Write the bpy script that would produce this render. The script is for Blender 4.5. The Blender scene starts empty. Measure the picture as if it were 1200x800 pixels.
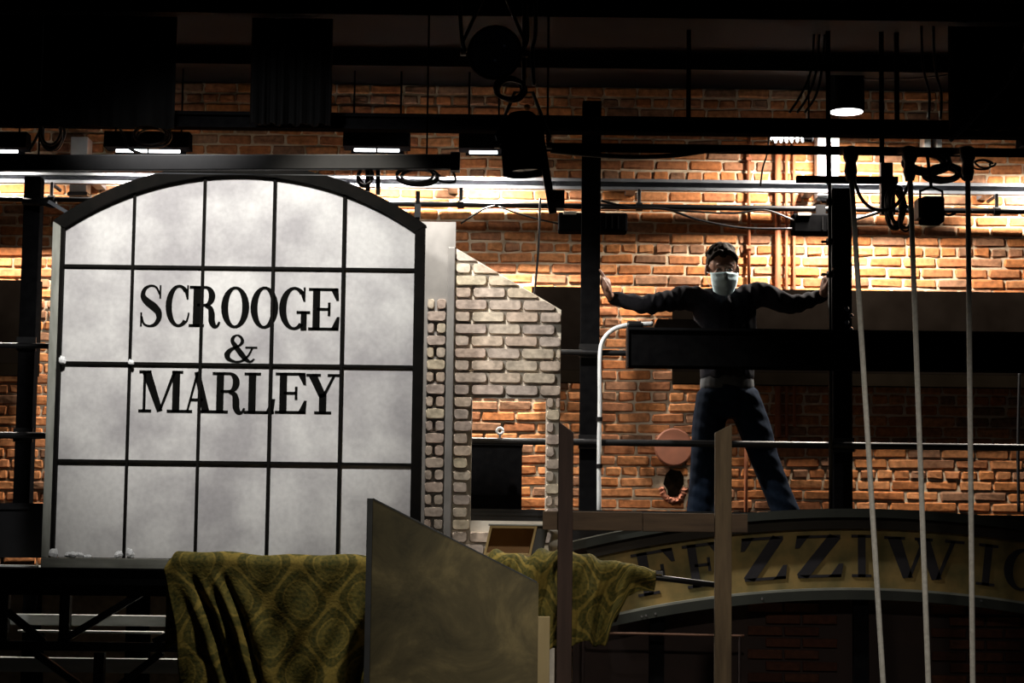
import bpy, bmesh, math, random
from mathutils import Vector, Matrix, Euler
random.seed(7)
R = math.radians
sc = bpy.context.scene
COL = sc.collection

# ------------------------------------------------------------------ camera, world, exposure, big lights
F = 2400.0                     # focal length in pixels of the 1200x800 frame
ZC = 1.25                      # eye height
cam_d = bpy.data.cameras.new('camera')
cam_d.sensor_width = 36.0
cam_d.lens = F / 1200 * 36.0
cam_d.clip_end = 100
cam = bpy.data.objects.new('camera', cam_d)
COL.objects.link(cam)
CAM_ROT = Euler((R(90 + 5.7), 0, 0)).to_matrix() @ Matrix.Rotation(R(0.7), 3, 'Z')
cam.matrix_world = Matrix.Translation((0, 0, ZC)) @ CAM_ROT.to_4x4()
sc.camera = cam

world = bpy.data.worlds.new('world'); sc.world = world
world.use_nodes = True
world.node_tree.nodes['Background'].inputs[0].default_value = (0.6, 0.7, 1.0, 1)
world.node_tree.nodes['Background'].inputs[1].default_value = 0.004

sc.view_settings.view_transform = 'Standard'
sc.view_settings.look = 'None'
sc.view_settings.gamma = 1.0
sc.view_settings.use_curve_mapping = False
sc.view_settings.exposure = 0.0


def at(px, py, Y):
    d = CAM_ROT @ Vector(((px - 600) / F, (400 - py) / F, -1))
    return Vector((0, 0, ZC)) + d * (Y / d.y)


def spot(name, loc, target, power, angle, blend=0.5, color=(1, 1, 1), r=0.06):
    l = bpy.data.lights.new(name, 'SPOT')
    l.energy = power; l.spot_size = R(angle); l.spot_blend = blend
    l.color = color; l.shadow_soft_size = r
    o = bpy.data.objects.new(name, l); COL.objects.link(o)
    o.location = loc
    o.rotation_euler = (Vector(target) - Vector(loc)).to_track_quat('-Z', 'Y').to_euler()
    return o


def area(name, loc, target, power, sx, sy, color=(1, 1, 1), spread=180):
    l = bpy.data.lights.new(name, 'AREA')
    l.shape = 'RECTANGLE'; l.size = sx; l.size_y = sy
    l.energy = power; l.color = color; l.spread = R(spread)
    o = bpy.data.objects.new(name, l); COL.objects.link(o)
    o.location = loc
    d = (Vector(target) - Vector(loc)).normalized()
    o.rotation_euler = d.to_track_quat('-Z', 'Y').to_euler()
    return o


# stage lanterns hung under the ceiling, above the frame
spot('window_spot', (-1.62, 8.30, 3.98), (-1.46, 10.5, 2.70), 420, 62, 0.75, (1.0, 0.97, 0.93), 0.12)
spot('flat_spot', (-0.55, 10.46, 4.02), (-0.08, 11.0, 2.35), 430, 70, 0.8, (1.0, 0.95, 0.87), 0.05)
spot('throw_spot', (-0.75, 8.42, 3.98), (-0.75, 8.98, 1.2), 300, 46, 0.9, (1.0, 0.93, 0.78), 0.06)
spot('table_spot', (0.40, 9.52, 3.98), (0.35, 9.46, 1.2), 170, 30, 0.9, (1.0, 0.93, 0.80), 0.06)
spot('house_spot', (0.6, 4.6, 3.98), (0.95, 9.9, 0.25), 340, 42, 1.0, (1.0, 0.90, 0.76), 0.10)

# ------------------------------------------------------------------ materials
MATS = {}


def newmat(name):
    m = bpy.data.materials.new(name); m.use_nodes = True
    nt = m.node_tree
    return m, nt, nt.nodes['Principled BSDF']


def mat(name, c1, c2=None, rough=0.7, metal=0.0, scale=8.0, bump=0.0, spec=0.5, detail=6.0, stretch=None, contrast=(0.3, 0.7)):
    """two-tone procedural surface: noise between c1 and c2, optional bump"""
    if name in MATS: return MATS[name]
    m, nt, b = newmat(name)
    b.inputs['Roughness'].default_value = rough
    b.inputs['Metallic'].default_value = metal
    b.inputs['Specular IOR Level'].default_value = spec
    if c2 is None: c2 = tuple(x * 0.75 for x in c1)
    tc = nt.nodes.new('ShaderNodeTexCoord')
    mp = nt.nodes.new('ShaderNodeMapping')
    if stretch: mp.inputs['Scale'].default_value = stretch
    nt.links.new(tc.outputs['Object'], mp.inputs['Vector'])
    n = nt.nodes.new('ShaderNodeTexNoise')
    n.inputs['Scale'].default_value = scale; n.inputs['Detail'].default_value = detail
    nt.links.new(mp.outputs['Vector'], n.inputs['Vector'])
    cr = nt.nodes.new('ShaderNodeValToRGB')
    cr.color_ramp.elements[0].position = contrast[0]; cr.color_ramp.elements[1].position = contrast[1]
    cr.color_ramp.elements[0].color = (*c1, 1); cr.color_ramp.elements[1].color = (*c2, 1)
    nt.links.new(n.outputs['Fac'], cr.inputs['Fac'])
    nt.links.new(cr.outputs['Color'], b.inputs['Base Color'])
    if bump:
        bp = nt.nodes.new('ShaderNodeBump'); bp.inputs['Strength'].default_value = bump
        bp.inputs['Distance'].default_value = 0.01
        nt.links.new(n.outputs['Fac'], bp.inputs['Height'])
        nt.links.new(bp.outputs['Normal'], b.inputs['Normal'])
    MATS[name] = m
    return m


def emit(name, color, strength):
    m, nt, b = newmat(name)
    b.inputs['Base Color'].default_value = (*color, 1)
    b.inputs['Emission Color'].default_value = (*color, 1)
    b.inputs['Emission Strength'].default_value = strength
    MATS[name] = m
    return m


def brickmat(name, stops, noise_amt=0.35, scale=30):
    """brick colour drawn per brick (object or island), with speckle"""
    m, nt, b = newmat(name)
    b.inputs['Roughness'].default_value = 0.85
    b.inputs['Specular IOR Level'].default_value = 0.25
    oi = nt.nodes.new('ShaderNodeObjectInfo'); ge = nt.nodes.new('ShaderNodeNewGeometry')
    ad = nt.nodes.new('ShaderNodeMath'); ad.operation = 'ADD'
    fr = nt.nodes.new('ShaderNodeMath'); fr.operation = 'FRACT'
    nt.links.new(oi.outputs['Random'], ad.inputs[0]); nt.links.new(ge.outputs['Random Per Island'], ad.inputs[1])
    nt.links.new(ad.outputs[0], fr.inputs[0])
    cr = nt.nodes.new('ShaderNodeValToRGB')
    el = cr.color_ramp.elements
    el[0].position = stops[0][0]; el[0].color = (*stops[0][1], 1)
    el[1].position = stops[-1][0]; el[1].color = (*stops[-1][1], 1)
    for p, c in stops[1:-1]:
        e = el.new(p); e.color = (*c, 1)
    nt.links.new(fr.outputs[0], cr.inputs['Fac'])
    n = nt.nodes.new('ShaderNodeTexNoise'); n.inputs['Scale'].default_value = scale; n.inputs['Detail'].default_value = 5
    tc = nt.nodes.new('ShaderNodeTexCoord'); gm = nt.nodes.new('ShaderNodeNewGeometry')
    nt.links.new(gm.outputs['Position'], n.inputs['Vector'])
    mr = nt.nodes.new('ShaderNodeMapRange')
    mr.inputs['From Min'].default_value = 0.3; mr.inputs['From Max'].default_value = 0.7
    mr.inputs['To Min'].default_value = 1 - noise_amt; mr.inputs['To Max'].default_value = 1 + noise_amt
    nt.links.new(n.outputs['Fac'], mr.inputs['Value'])
    vm = nt.nodes.new('ShaderNodeVectorMath'); vm.operation = 'SCALE'
    nt.links.new(cr.outputs['Color'], vm.inputs[0]); nt.links.new(mr.outputs[0], vm.inputs['Scale'])
    nt.links.new(vm.outputs[0], b.inputs['Base Color'])
    bp = nt.nodes.new('ShaderNodeBump'); bp.inputs['Strength'].default_value = 0.6; bp.inputs['Distance'].default_value = 0.006
    nt.links.new(n.outputs['Fac'], bp.inputs['Height']); nt.links.new(bp.outputs['Normal'], b.inputs['Normal'])
    MATS[name] = m
    return m


mat('black_paint', (0.0035, 0.0035, 0.004), (0.006, 0.006, 0.0065), rough=0.9, scale=20, spec=0.0)
mat('black_gloss', (0.005, 0.005, 0.006), (0.009, 0.009, 0.010), rough=0.42, scale=15, spec=0.3)
mat('black_ceiling', (0.0025, 0.0025, 0.003), (0.005, 0.005, 0.005), rough=0.95, scale=3, spec=0.1)
mat('dark_floor', (0.012, 0.011, 0.011), (0.02, 0.018, 0.017), rough=0.8, scale=3)
mat('dark_wall', (0.012, 0.010, 0.009), (0.02, 0.016, 0.014), rough=0.9, scale=3)
mat('mortar', (0.62, 0.50, 0.36), (0.42, 0.33, 0.24), rough=0.95, scale=25, bump=0.4, spec=0.1)
mat('steel_grey', (0.12, 0.13, 0.15), (0.17, 0.18, 0.20), rough=0.5, metal=0.2, scale=12)
mat('batten_grey', (0.035, 0.035, 0.038), (0.05, 0.05, 0.053), rough=0.6, scale=10)
mat('white_metal', (0.75, 0.78, 0.80), (0.6, 0.64, 0.68), rough=0.5, scale=10)
mat('panel_brown', (0.0025, 0.0018, 0.0014), (0.0045, 0.0034, 0.0027), rough=0.95, scale=5, spec=0.0)
mat('panel_rail', (0.006, 0.0044, 0.003), (0.004, 0.003, 0.002), rough=0.95, scale=6, spec=0.0)
mat('brick_paint', (0.36, 0.12, 0.05), (0.27, 0.085, 0.035), rough=0.7, scale=12)
mat('pink_plate', (0.27, 0.095, 0.05), (0.20, 0.07, 0.038), rough=0.7, scale=14)
mat('hollow_dark', (0.003, 0.0022, 0.0016), (0.008, 0.005, 0.003), rough=0.95, scale=30, spec=0.0)
mat('rubble', (0.45, 0.18, 0.11), (0.28, 0.10, 0.06), rough=0.95, scale=40, bump=0.5)
mat('stile_grey', (0.22, 0.225, 0.19), (0.38, 0.385, 0.34), rough=0.75, scale=9, stretch=(3, 3, 0.6))
mat('sill_grey', (0.14, 0.14, 0.115), (0.26, 0.26, 0.22), rough=0.7, scale=10, stretch=(0.6, 3, 3))
mat('frame_black', (0.0035, 0.0035, 0.003), (0.007, 0.006, 0.005), rough=0.85, scale=14, spec=0.08)
mat('letter_black', (0.003, 0.003, 0.003), (0.005, 0.005, 0.004), rough=0.9, scale=14, spec=0.05)
mat('snow', (0.95, 0.96, 0.95), (0.85, 0.86, 0.86), rough=0.95, scale=40)
mat('plaster_grey', (0.25, 0.238, 0.225), (0.17, 0.162, 0.155), rough=0.9, scale=7, bump=0.2)
mat('flat_mortar', (0.60, 0.55, 0.46), (0.48, 0.43, 0.36), rough=0.95, scale=14, bump=0.2)
mat('lumber', (0.17, 0.118, 0.064), (0.09, 0.060, 0.032), rough=0.75, scale=7, stretch=(5, 5, 0.6), bump=0.15)
mat('lumber_red', (0.050, 0.026, 0.019), (0.030, 0.014, 0.010), rough=0.75, scale=7, stretch=(5, 5, 0.6), bump=0.15)
mat('lumber_rail', (0.12, 0.075, 0.042), (0.06, 0.036, 0.021), rough=0.75, scale=7, stretch=(0.6, 5, 5), bump=0.15)
mat('pine', (0.55, 0.42, 0.20), (0.42, 0.30, 0.13), rough=0.7, scale=6, stretch=(0.6, 4, 4))
mat('box_inside', (0.42, 0.24, 0.11), (0.30, 0.17, 0.075), rough=0.8, scale=8)
mat('box_slate', (0.06, 0.065, 0.07), (0.09, 0.095, 0.10), rough=0.7, scale=8)
mat('pale_board', (0.48, 0.50, 0.49), (0.34, 0.36, 0.35), rough=0.8, scale=8, stretch=(0.5, 3, 3))
mat('cream_board', (0.50, 0.40, 0.22), (0.42, 0.33, 0.17), rough=0.8, scale=8, stretch=(3, 3, 0.5))
mat('rope', (0.80, 0.79, 0.74), (0.62, 0.61, 0.56), rough=0.9, scale=60, bump=0.3)
mat('ceramic', (0.55, 0.52, 0.46), (0.45, 0.42, 0.37), rough=0.4, scale=6)
mat('bronze', (0.16, 0.08, 0.05), (0.11, 0.055, 0.035), rough=0.45, metal=0.3, scale=10)
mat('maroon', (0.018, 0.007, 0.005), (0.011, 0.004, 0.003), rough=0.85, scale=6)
mat('sign_ochre', (0.32, 0.215, 0.07), (0.13, 0.11, 0.038), rough=0.8, scale=6, contrast=(0.35, 0.65), bump=0.1)
mat('sign_dark', (0.030, 0.024, 0.017), (0.018, 0.014, 0.010), rough=0.8, scale=6)
mat('sign_green', (0.014, 0.018, 0.014), (0.022, 0.026, 0.02), rough=0.6, scale=8)
mat('sign_edge', (0.30, 0.31, 0.27), (0.20, 0.21, 0.18), rough=0.7, scale=10)
mat('sign_letter', (0.013, 0.013, 0.020), (0.024, 0.020, 0.024), rough=0.8, scale=12)
mat('skin', (0.30, 0.16, 0.11), (0.25, 0.13, 0.09), rough=0.55, scale=14)
mat('sweater', (0.011, 0.011, 0.014), (0.017, 0.017, 0.021), rough=0.95, scale=60, spec=0.05)
mat('shirt_grey', (0.055, 0.06, 0.07), (0.04, 0.045, 0.05), rough=0.95, scale=40)
mat('denim', (0.004, 0.008, 0.016), (0.008, 0.013, 0.025), rough=0.9, scale=35, bump=0.1, spec=0.05)
mat('hair', (0.010, 0.007, 0.005), (0.026, 0.017, 0.011), rough=0.8, scale=30, stretch=(1, 4, 1), spec=0.1)
mat('mask_blue', (0.50, 0.70, 0.80), (0.60, 0.78, 0.86), rough=0.9, scale=25)
mat('shoe', (0.02, 0.018, 0.016), (0.03, 0.027, 0.024), rough=0.6, scale=12)
mat('eye', (0.06, 0.05, 0.045), (0.12, 0.11, 0.10), rough=0.4, scale=60, spec=0.2)
mat('orange_dot', (0.5, 0.22, 0.05), (0.4, 0.16, 0.03), rough=0.4, scale=8)
mat('lens', (0.03, 0.03, 0.035), (0.05, 0.05, 0.055), rough=0.12, scale=4)
mat('chrome', (0.6, 0.6, 0.62), (0.5, 0.5, 0.52), rough=0.25, metal=0.9, scale=10)
emit('tube_glow', (0.95, 0.98, 1.0), 5)
emit('disc_glow', (1.0, 0.98, 1.0), 4)
brickmat('wall_brick', [(0.0, (0.46, 0.18, 0.060)), (0.25, (0.36, 0.125, 0.042)), (0.5, (0.50, 0.215, 0.085)),
                        (0.75, (0.32, 0.12, 0.05)), (0.88, (0.29, 0.15, 0.085)), (1.0, (0.20, 0.10, 0.055))])
brickmat('flat_brick', [(0.0, (0.45, 0.36, 0.28)), (0.35, (0.38, 0.32, 0.28)), (0.6, (0.50, 0.43, 0.31)),
                        (0.8, (0.43, 0.33, 0.27)), (1.0, (0.33, 0.28, 0.25))], 0.3, 26)
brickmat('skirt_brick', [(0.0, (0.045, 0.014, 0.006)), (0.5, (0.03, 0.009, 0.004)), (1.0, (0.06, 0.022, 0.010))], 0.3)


def make_pane_mat():
    m, nt, b = newmat('pane_cloth')
    b.inputs['Roughness'].default_value = 0.8; b.inputs['Specular IOR Level'].default_value = 0.2
    g = nt.nodes.new('ShaderNodeNewGeometry')
    n1 = nt.nodes.new('ShaderNodeTexNoise'); n1.inputs['Scale'].default_value = 3.2; n1.inputs['Detail'].default_value = 5
    n2 = nt.nodes.new('ShaderNodeTexNoise'); n2.inputs['Scale'].default_value = 38; n2.inputs['Detail'].default_value = 3
    nt.links.new(g.outputs['Position'], n1.inputs['Vector']); nt.links.new(g.outputs['Position'], n2.inputs['Vector'])
    r1 = nt.nodes.new('ShaderNodeValToRGB')
    r1.color_ramp.elements[0].position = 0.36; r1.color_ramp.elements[1].position = 0.62
    r1.color_ramp.elements[0].color = (0.43, 0.415, 0.42, 1); r1.color_ramp.elements[1].color = (0.70, 0.69, 0.67, 1)
    nt.links.new(n1.outputs['Fac'], r1.inputs['Fac'])
    mr = nt.nodes.new('ShaderNodeMapRange')
    mr.inputs['From Min'].default_value = 0.3; mr.inputs['From Max'].default_value = 0.7
    mr.inputs['To Min'].default_value = 0.92; mr.inputs['To Max'].default_value = 1.06
    nt.links.new(n2.outputs['Fac'], mr.inputs['Value'])
    vm = nt.nodes.new('ShaderNodeVectorMath'); vm.operation = 'SCALE'
    nt.links.new(r1.outputs['Color'], vm.inputs[0]); nt.links.new(mr.outputs[0], vm.inputs['Scale'])
    nt.links.new(vm.outputs[0], b.inputs['Base Color'])
    MATS['pane_cloth'] = m


make_pane_mat()


def make_damask():
    """ogee lattice with round medallions, olive and yellow-green; uses the cloth's own UV in metres"""
    m, nt, b = newmat('damask')
    b.inputs['Roughness'].default_value = 0.85; b.inputs['Specular IOR Level'].default_value = 0.2
    N, L = nt.nodes.new, nt.links.new
    uv = N('ShaderNodeUVMap'); uv.uv_map = 'UVMap'
    nz = N('ShaderNodeTexNoise'); nz.inputs['Scale'].default_value = 55; nz.inputs['Detail'].default_value = 4
    L(uv.outputs[0], nz.inputs['Vector'])
    sub = N('ShaderNodeVectorMath'); sub.operation = 'SUBTRACT'; sub.inputs[1].default_value = (0.5, 0.5, 0.5)
    L(nz.outputs['Color'], sub.inputs[0])
    sca = N('ShaderNodeVectorMath'); sca.operation = 'SCALE'; sca.inputs['Scale'].default_value = 0.014
    L(sub.outputs[0], sca.inputs[0])
    add = N('ShaderNodeVectorMath'); add.operation = 'ADD'
    L(uv.outputs[0], add.inputs[0]); L(sca.outputs[0], add.inputs[1])
    sep = N('ShaderNodeSeparateXYZ'); L(add.outputs[0], sep.inputs[0])

    def cosn(out, period):
        a = N('ShaderNodeMath'); a.operation = 'MULTIPLY'; a.inputs[1].default_value = 2 * math.pi / period
        c = N('ShaderNodeMath'); c.operation = 'COSINE'
        L(out, a.inputs[0]); L(a.outputs[0], c.inputs[0]); return c.outputs[0]
    s = N('ShaderNodeMath'); s.operation = 'ADD'
    L(cosn(sep.outputs[0], 0.29), s.inputs[0]); L(cosn(sep.outputs[1], 0.32), s.inputs[1])
    ab = N('ShaderNodeMath'); ab.operation = 'ABSOLUTE'; L(s.outputs[0], ab.inputs[0])
    rp = N('ShaderNodeValToRGB')
    e = rp.color_ramp.elements
    e[0].position = 0.0; e[0].color = (0.25, 0.182, 0.042, 1)
    e[1].position = 1.0; e[1].color = (0.05, 0.05, 0.012, 1)
    for p, c in ((0.07, (0.23, 0.168, 0.038)), (0.12, (0.05, 0.048, 0.012)), (0.40, (0.04, 0.04, 0.010)),
                 (0.47, (0.25, 0.182, 0.042)), (0.54, (0.10, 0.085, 0.02)), (0.74, (0.14, 0.115, 0.028)), (0.84, (0.05, 0.048, 0.012))):
        x = e.new(p); x.color = (*c, 1)
    hf = N('ShaderNodeMath'); hf.operation = 'MULTIPLY'; hf.inputs[1].default_value = 0.5
    L(ab.outputs[0], hf.inputs[0]); L(hf.outputs[0], rp.inputs['Fac'])
    n2 = N('ShaderNodeTexNoise'); n2.inputs['Scale'].default_value = 70; n2.inputs['Detail'].default_value = 3
    L(uv.outputs[0], n2.inputs['Vector'])
    r2 = N('ShaderNodeValToRGB')
    r2.color_ramp.elements[0].position = 0.35; r2.color_ramp.elements[1].position = 0.65
    r2.color_ramp.elements[0].color = (0.035, 0.045, 0.012, 1); r2.color_ramp.elements[1].color = (0.26, 0.19, 0.038, 1)
    L(n2.outputs['Fac'], r2.inputs['Fac'])
    mx = N('ShaderNodeMix'); mx.data_type = 'RGBA'; mx.inputs['Factor'].default_value = 0.33
    L(rp.outputs['Color'], mx.inputs['A']); L(r2.outputs['Color'], mx.inputs['B'])
    L(mx.outputs['Result'], b.inputs['Base Color'])
    bp = N('ShaderNodeBump'); bp.inputs['Strength'].default_value = 0.5; bp.inputs['Distance'].default_value = 0.004
    L(n2.outputs['Fac'], bp.inputs['Height']); L(bp.outputs['Normal'], b.inputs['Normal'])
    MATS['damask'] = m


make_damask()


def make_panel_mat():
    m, nt, b = newmat('panel_olive')
    b.inputs['Roughness'].default_value = 0.6
    N, L = nt.nodes.new, nt.links.new
    tc = N('ShaderNodeTexCoord')
    n1 = N('ShaderNodeTexNoise'); n1.inputs['Scale'].default_value = 3.0; n1.inputs['Detail'].default_value = 8; n1.inputs['Roughness'].default_value = 0.65
    n1.inputs['Distortion'].default_value = 0.8
    L(tc.outputs['Object'], n1.inputs['Vector'])
    r = N('ShaderNodeValToRGB'); e = r.color_ramp.elements
    e[0].position = 0.34; e[0].color = (0.075, 0.064, 0.033, 1)
    e[1].position = 0.68; e[1].color = (0.31, 0.25, 0.115, 1)
    x = e.new(0.52); x.color = (0.155, 0.128, 0.062, 1)
    L(n1.outputs['Fac'], r.inputs['Fac']); L(r.outputs['Color'], b.inputs['Base Color'])
    bp = N('ShaderNodeBump'); bp.inputs['Strength'].default_value = 0.15; bp.inputs['Distance'].default_value = 0.01
    L(n1.outputs['Fac'], bp.inputs['Height']); L(bp.outputs['Normal'], b.inputs['Normal'])
    MATS['panel_olive'] = m


make_panel_mat()
M = MATS


# ------------------------------------------------------------------ builders
def wloc(o):
    v = Vector((0, 0, 0))
    while o is not None:
        v += o.location; o = o.parent
    return v


def tag(o, label=None, cat=None, group=None, kind=None):
    if label: o['label'] = label
    if cat: o['category'] = cat
    if group: o['group'] = group
    if kind: o['kind'] = kind
    return o


def thing(name, loc, label, cat, group=None):
    o = bpy.data.objects.new(name, None); COL.objects.link(o)
    o.empty_display_size = 0.1
    o.location = loc
    return tag(o, label, cat, group)


class MB:
    """collects world-space geometry for ONE mesh object"""
    def __init__(s): s.v = []; s.f = []

    def add(s, vs, fs):
        b = len(s.v)
        s.v += [Vector(p) for p in vs]
        s.f += [tuple(b + i for i in f) for f in fs]
        return s

    def box(s, p0, p1):
        x0, y0, z0 = p0; x1, y1, z1 = p1
        x0, x1 = min(x0, x1), max(x0, x1); y0, y1 = min(y0, y1), max(y0, y1); z0, z1 = min(z0, z1), max(z0, z1)
        return s.add([(x0, y0, z0), (x1, y0, z0), (x1, y1, z0), (x0, y1, z0), (x0, y0, z1), (x1, y0, z1), (x1, y1, z1), (x0, y1, z1)],
                     [(0, 3, 2, 1), (4, 5, 6, 7), (0, 1, 5, 4), (1, 2, 6, 5), (2, 3, 7, 6), (3, 0, 4, 7)])

    def bar(s, p, q, w, h, up=(0, 0, 1)):
        p = Vector(p); q = Vector(q); d = (q - p).normalized()
        up = Vector(up)
        if abs(d.dot(up)) > 0.98: up = Vector((0, 1, 0))
        a = d.cross(up).normalized(); b = a.cross(d).normalized()
        vs = []
        for c in (p, q):
            for sa, sb in ((-1, -1), (1, -1), (1, 1), (-1, 1)):
                vs.append(c + a * sa * w / 2 + b * sb * h / 2)
        return s.add(vs, [(0, 1, 2, 3), (7, 6, 5, 4), (0, 4, 5, 1), (1, 5, 6, 2), (2, 6, 7, 3), (3, 7, 4, 0)])

    def tube(s, pts, r, n=8):
        pts = [Vector(p) for p in pts]
        rs = r if isinstance(r, (list, tuple)) else [r] * len(pts)
        vs, fs = [], []
        prev = None
        for i, p in enumerate(pts):
            d = (pts[min(i + 1, len(pts) - 1)] - pts[max(i - 1, 0)])
            d = d.normalized() if d.length > 1e-9 else Vector((0, 0, 1))
            if prev is None:
                u = Vector((0, 0, 1)) if abs(d.z) < 0.9 else Vector((0, 1, 0))
                a = d.cross(u).normalized()
            else:
                a = (prev - d * prev.dot(d)).normalized()
            prev = a; b = d.cross(a)
            for k in range(n):
                t = 2 * math.pi * k / n
                vs.append(p + (a * math.cos(t) + b * math.sin(t)) * rs[i])
        for i in range(len(pts) - 1):
            for k in range(n):
                fs.append((i * n + k, i * n + (k + 1) % n, (i + 1) * n + (k + 1) % n, (i + 1) * n + k))
        fs.append(tuple(range(n - 1, -1, -1))); fs.append(tuple((len(pts) - 1) * n + k for k in range(n)))
        return s.add(vs, fs)

    def lathe(s, prof, c, axis=(0, 0, 1), n=20):
        """prof: (radius, distance along axis)"""
        c = Vector(c); d = Vector(axis).normalized()
        u = Vector((0, 0, 1)) if abs(d.z) < 0.9 else Vector((1, 0, 0))
        a = d.cross(u).normalized(); b = d.cross(a)
        vs, fs = [], []
        for (r, h) in prof:
            for k in range(n):
                t = 2 * math.pi * k / n
                vs.append(c + d * h + (a * math.cos(t) + b * math.sin(t)) * max(r, 1e-4))
        for i in range(len(prof) - 1):
            for k in range(n):
                fs.append((i * n + k, (i + 1) * n + k, (i + 1) * n + (k + 1) % n, i * n + (k + 1) % n))
        fs.append(tuple(range(n))); fs.append(tuple((len(prof) - 1) * n + k for k in range(n - 1, -1, -1)))
        return s.add(vs, fs)

    def prism(s, poly, y0, y1, inset=0.0):
        """poly: (x, z) outline; front face at y0 (towards the camera), optionally shrunk by inset"""
        n = len(poly)
        cx = sum(p[0] for p in poly) / n; cz = sum(p[1] for p in poly) / n
        area2 = sum(poly[i][0] * poly[(i + 1) % n][1] - poly[(i + 1) % n][0] * poly[i][1] for i in range(n))
        if area2 < 0: poly = poly[::-1]
        vs = []
        for (x, z) in poly:
            if inset:
                dx, dz = x - cx, z - cz
                ln = math.hypot(dx, dz) or 1
                vs.append((x - math.copysign(min(inset, abs(dx)), dx), y0, z - math.copysign(min(inset, abs(dz)), dz)))
            else:
                vs.append((x, y0, z))
        vs += [(x, y1, z) for x, z in poly]
        fs = [tuple(range(n)), tuple(range(2 * n - 1, n - 1, -1))]
        for i in range(n):
            j = (i + 1) % n
            fs.append((i, n + i, n + j, j))
        return s.add(vs, fs)

    def quad_strip(s, A, B):
        n = len(A)
        return s.add(list(A) + list(B), [(i, i + 1, n + i + 1, n + i) for i in range(n - 1)])

    def build(s, name, m, parent=None, smooth=False, bevel=0.0, solid=0.0, fix=True):
        if parent is not None:
            o0 = wloc(parent)
        else:
            xs = [p.x for p in s.v]; ys = [p.y for p in s.v]; zs = [p.z for p in s.v]
            o0 = Vector(((min(xs) + max(xs)) / 2, (min(ys) + max(ys)) / 2, min(zs)))
        me = bpy.data.meshes.new(name)
        me.from_pydata([tuple(p - o0) for p in s.v], [], s.f)
        if fix:
            bm = bmesh.new(); bm.from_mesh(me); bmesh.ops.recalc_face_normals(bm, faces=bm.faces); bm.to_mesh(me); bm.free()
        me.materials.append(M[m] if isinstance(m, str) else m)
        if smooth: me.polygons.foreach_set('use_smooth', [True] * len(me.polygons))
        o = bpy.data.objects.new(name, me); COL.objects.link(o)
        if parent is not None: o.parent = parent
        else: o.location = o0
        if bevel:
            md = o.modifiers.new('bevel', 'BEVEL'); md.width = bevel; md.segments = 2; md.limit_method = 'ANGLE'
        if solid:
            md = o.modifiers.new('thick', 'SOLIDIFY'); md.thickness = solid; md.offset = 0
        return o


def tagged(o, label, cat, group=None):
    return tag(o, label, cat, group)


def P(pts, Y): return [at(x, y, Y) for x, y in pts]


def curve(pts, n=6):
    """Catmull-Rom through points"""
    pts = [Vector(p) for p in pts]
    out = []
    for i in range(len(pts) - 1):
        p0 = pts[max(i - 1, 0)]; p1 = pts[i]; p2 = pts[i + 1]; p3 = pts[min(i + 2, len(pts) - 1)]
        for k in range(n):
            t = k / n
            out.append(0.5 * ((2 * p1) + (p2 - p0) * t + (2 * p0 - 5 * p1 + 4 * p2 - p3) * t * t + (3 * p1 - p0 - 3 * p2 + p3) * t ** 3))
    out.append(pts[-1])
    return out


# ------------------------------------------------------------------ the room
YW = 13.1                       # face of the brick wall
CEIL = at(600, 101, YW).z
floor = tag(MB().box((-6, -1, -0.1), (6, YW + 0.3, 0)).build('floor', 'dark_floor'), 'black painted theatre floor under the stage sets', kind='structure')
ceil = tag(MB().box((-6, -1, CEIL), (6, YW + 0.3, CEIL + 0.15)).build('ceiling', 'black_ceiling'), 'black painted ceiling above the lighting grid', kind='structure')
for y in (12.2, 11.0, 9.8, 8.6, 7.4, 6.2):
    MB().box((-6, y - 0.05, CEIL - 0.10), (6, y + 0.05, CEIL - 0.001)).build('joist', 'black_ceiling', ceil)
tag(MB().box((-6.2, -1, 0), (-6.0, YW + 0.3, CEIL)).build('wall_left', 'dark_wall'), 'dark side wall of the theatre', kind='structure')
tag(MB().box((6.0, -1, 0), (6.2, YW + 0.3, CEIL)).build('wall_right', 'dark_wall'), 'dark opposite side wall of the theatre', kind='structure')
wall = tag(MB().box((-6, YW + 0.010, 0), (6, YW + 0.28, CEIL)).build('wall_back', 'mortar'), 'old orange-red brick wall with pale mortar behind the gallery', kind='structure')


def brick_mesh(l, h, d, rnd, rough=0.0052):
    """bevelled, slightly worn brick, front at -d, centred in x and z"""
    bm = bmesh.new()
    bmesh.ops.create_cube(bm, size=1)
    for v in bm.verts: v.co = Vector((v.co.x * l, v.co.y * d, v.co.z * h))
    fr = [e for e in bm.edges if any(v.co.y < 0 for v in e.verts)]
    bmesh.ops.bevel(bm, geom=fr, offset=min(h, d) * 0.18, segments=1, affect='EDGES')
    for v in bm.verts:
        v.co += Vector((rnd.uniform(-1, 1), rnd.uniform(-0.6, 0.6), rnd.uniform(-1, 1))) * rough
    bm.normal_update()
    return bm


rnd = random.Random(3)
LB, HB, DB = 0.205, 0.057, 0.05
PITCH, ROW = 0.217, 0.0684
variants, vdata = [], []
for half in (0, 1):
    for k in range(8):
        bm = brick_mesh(LB if not half else 0.098, HB, DB, rnd)
        me = bpy.data.meshes.new('brick'); bm.to_mesh(me)
        me.materials.append(M['wall_brick'])
        vdata.append(([v.co.copy() for v in bm.verts], [tuple(v.index for v in f.verts) for f in bm.faces])); bm.free()
        variants.append(me)
CAMI = CAM_ROT.transposed()


def project(p):
    q = CAMI @ (Vector(p) - Vector((0, 0, ZC)))
    return 600 + F * q.x / -q.z, 400 - F * q.y / -q.z


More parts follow.
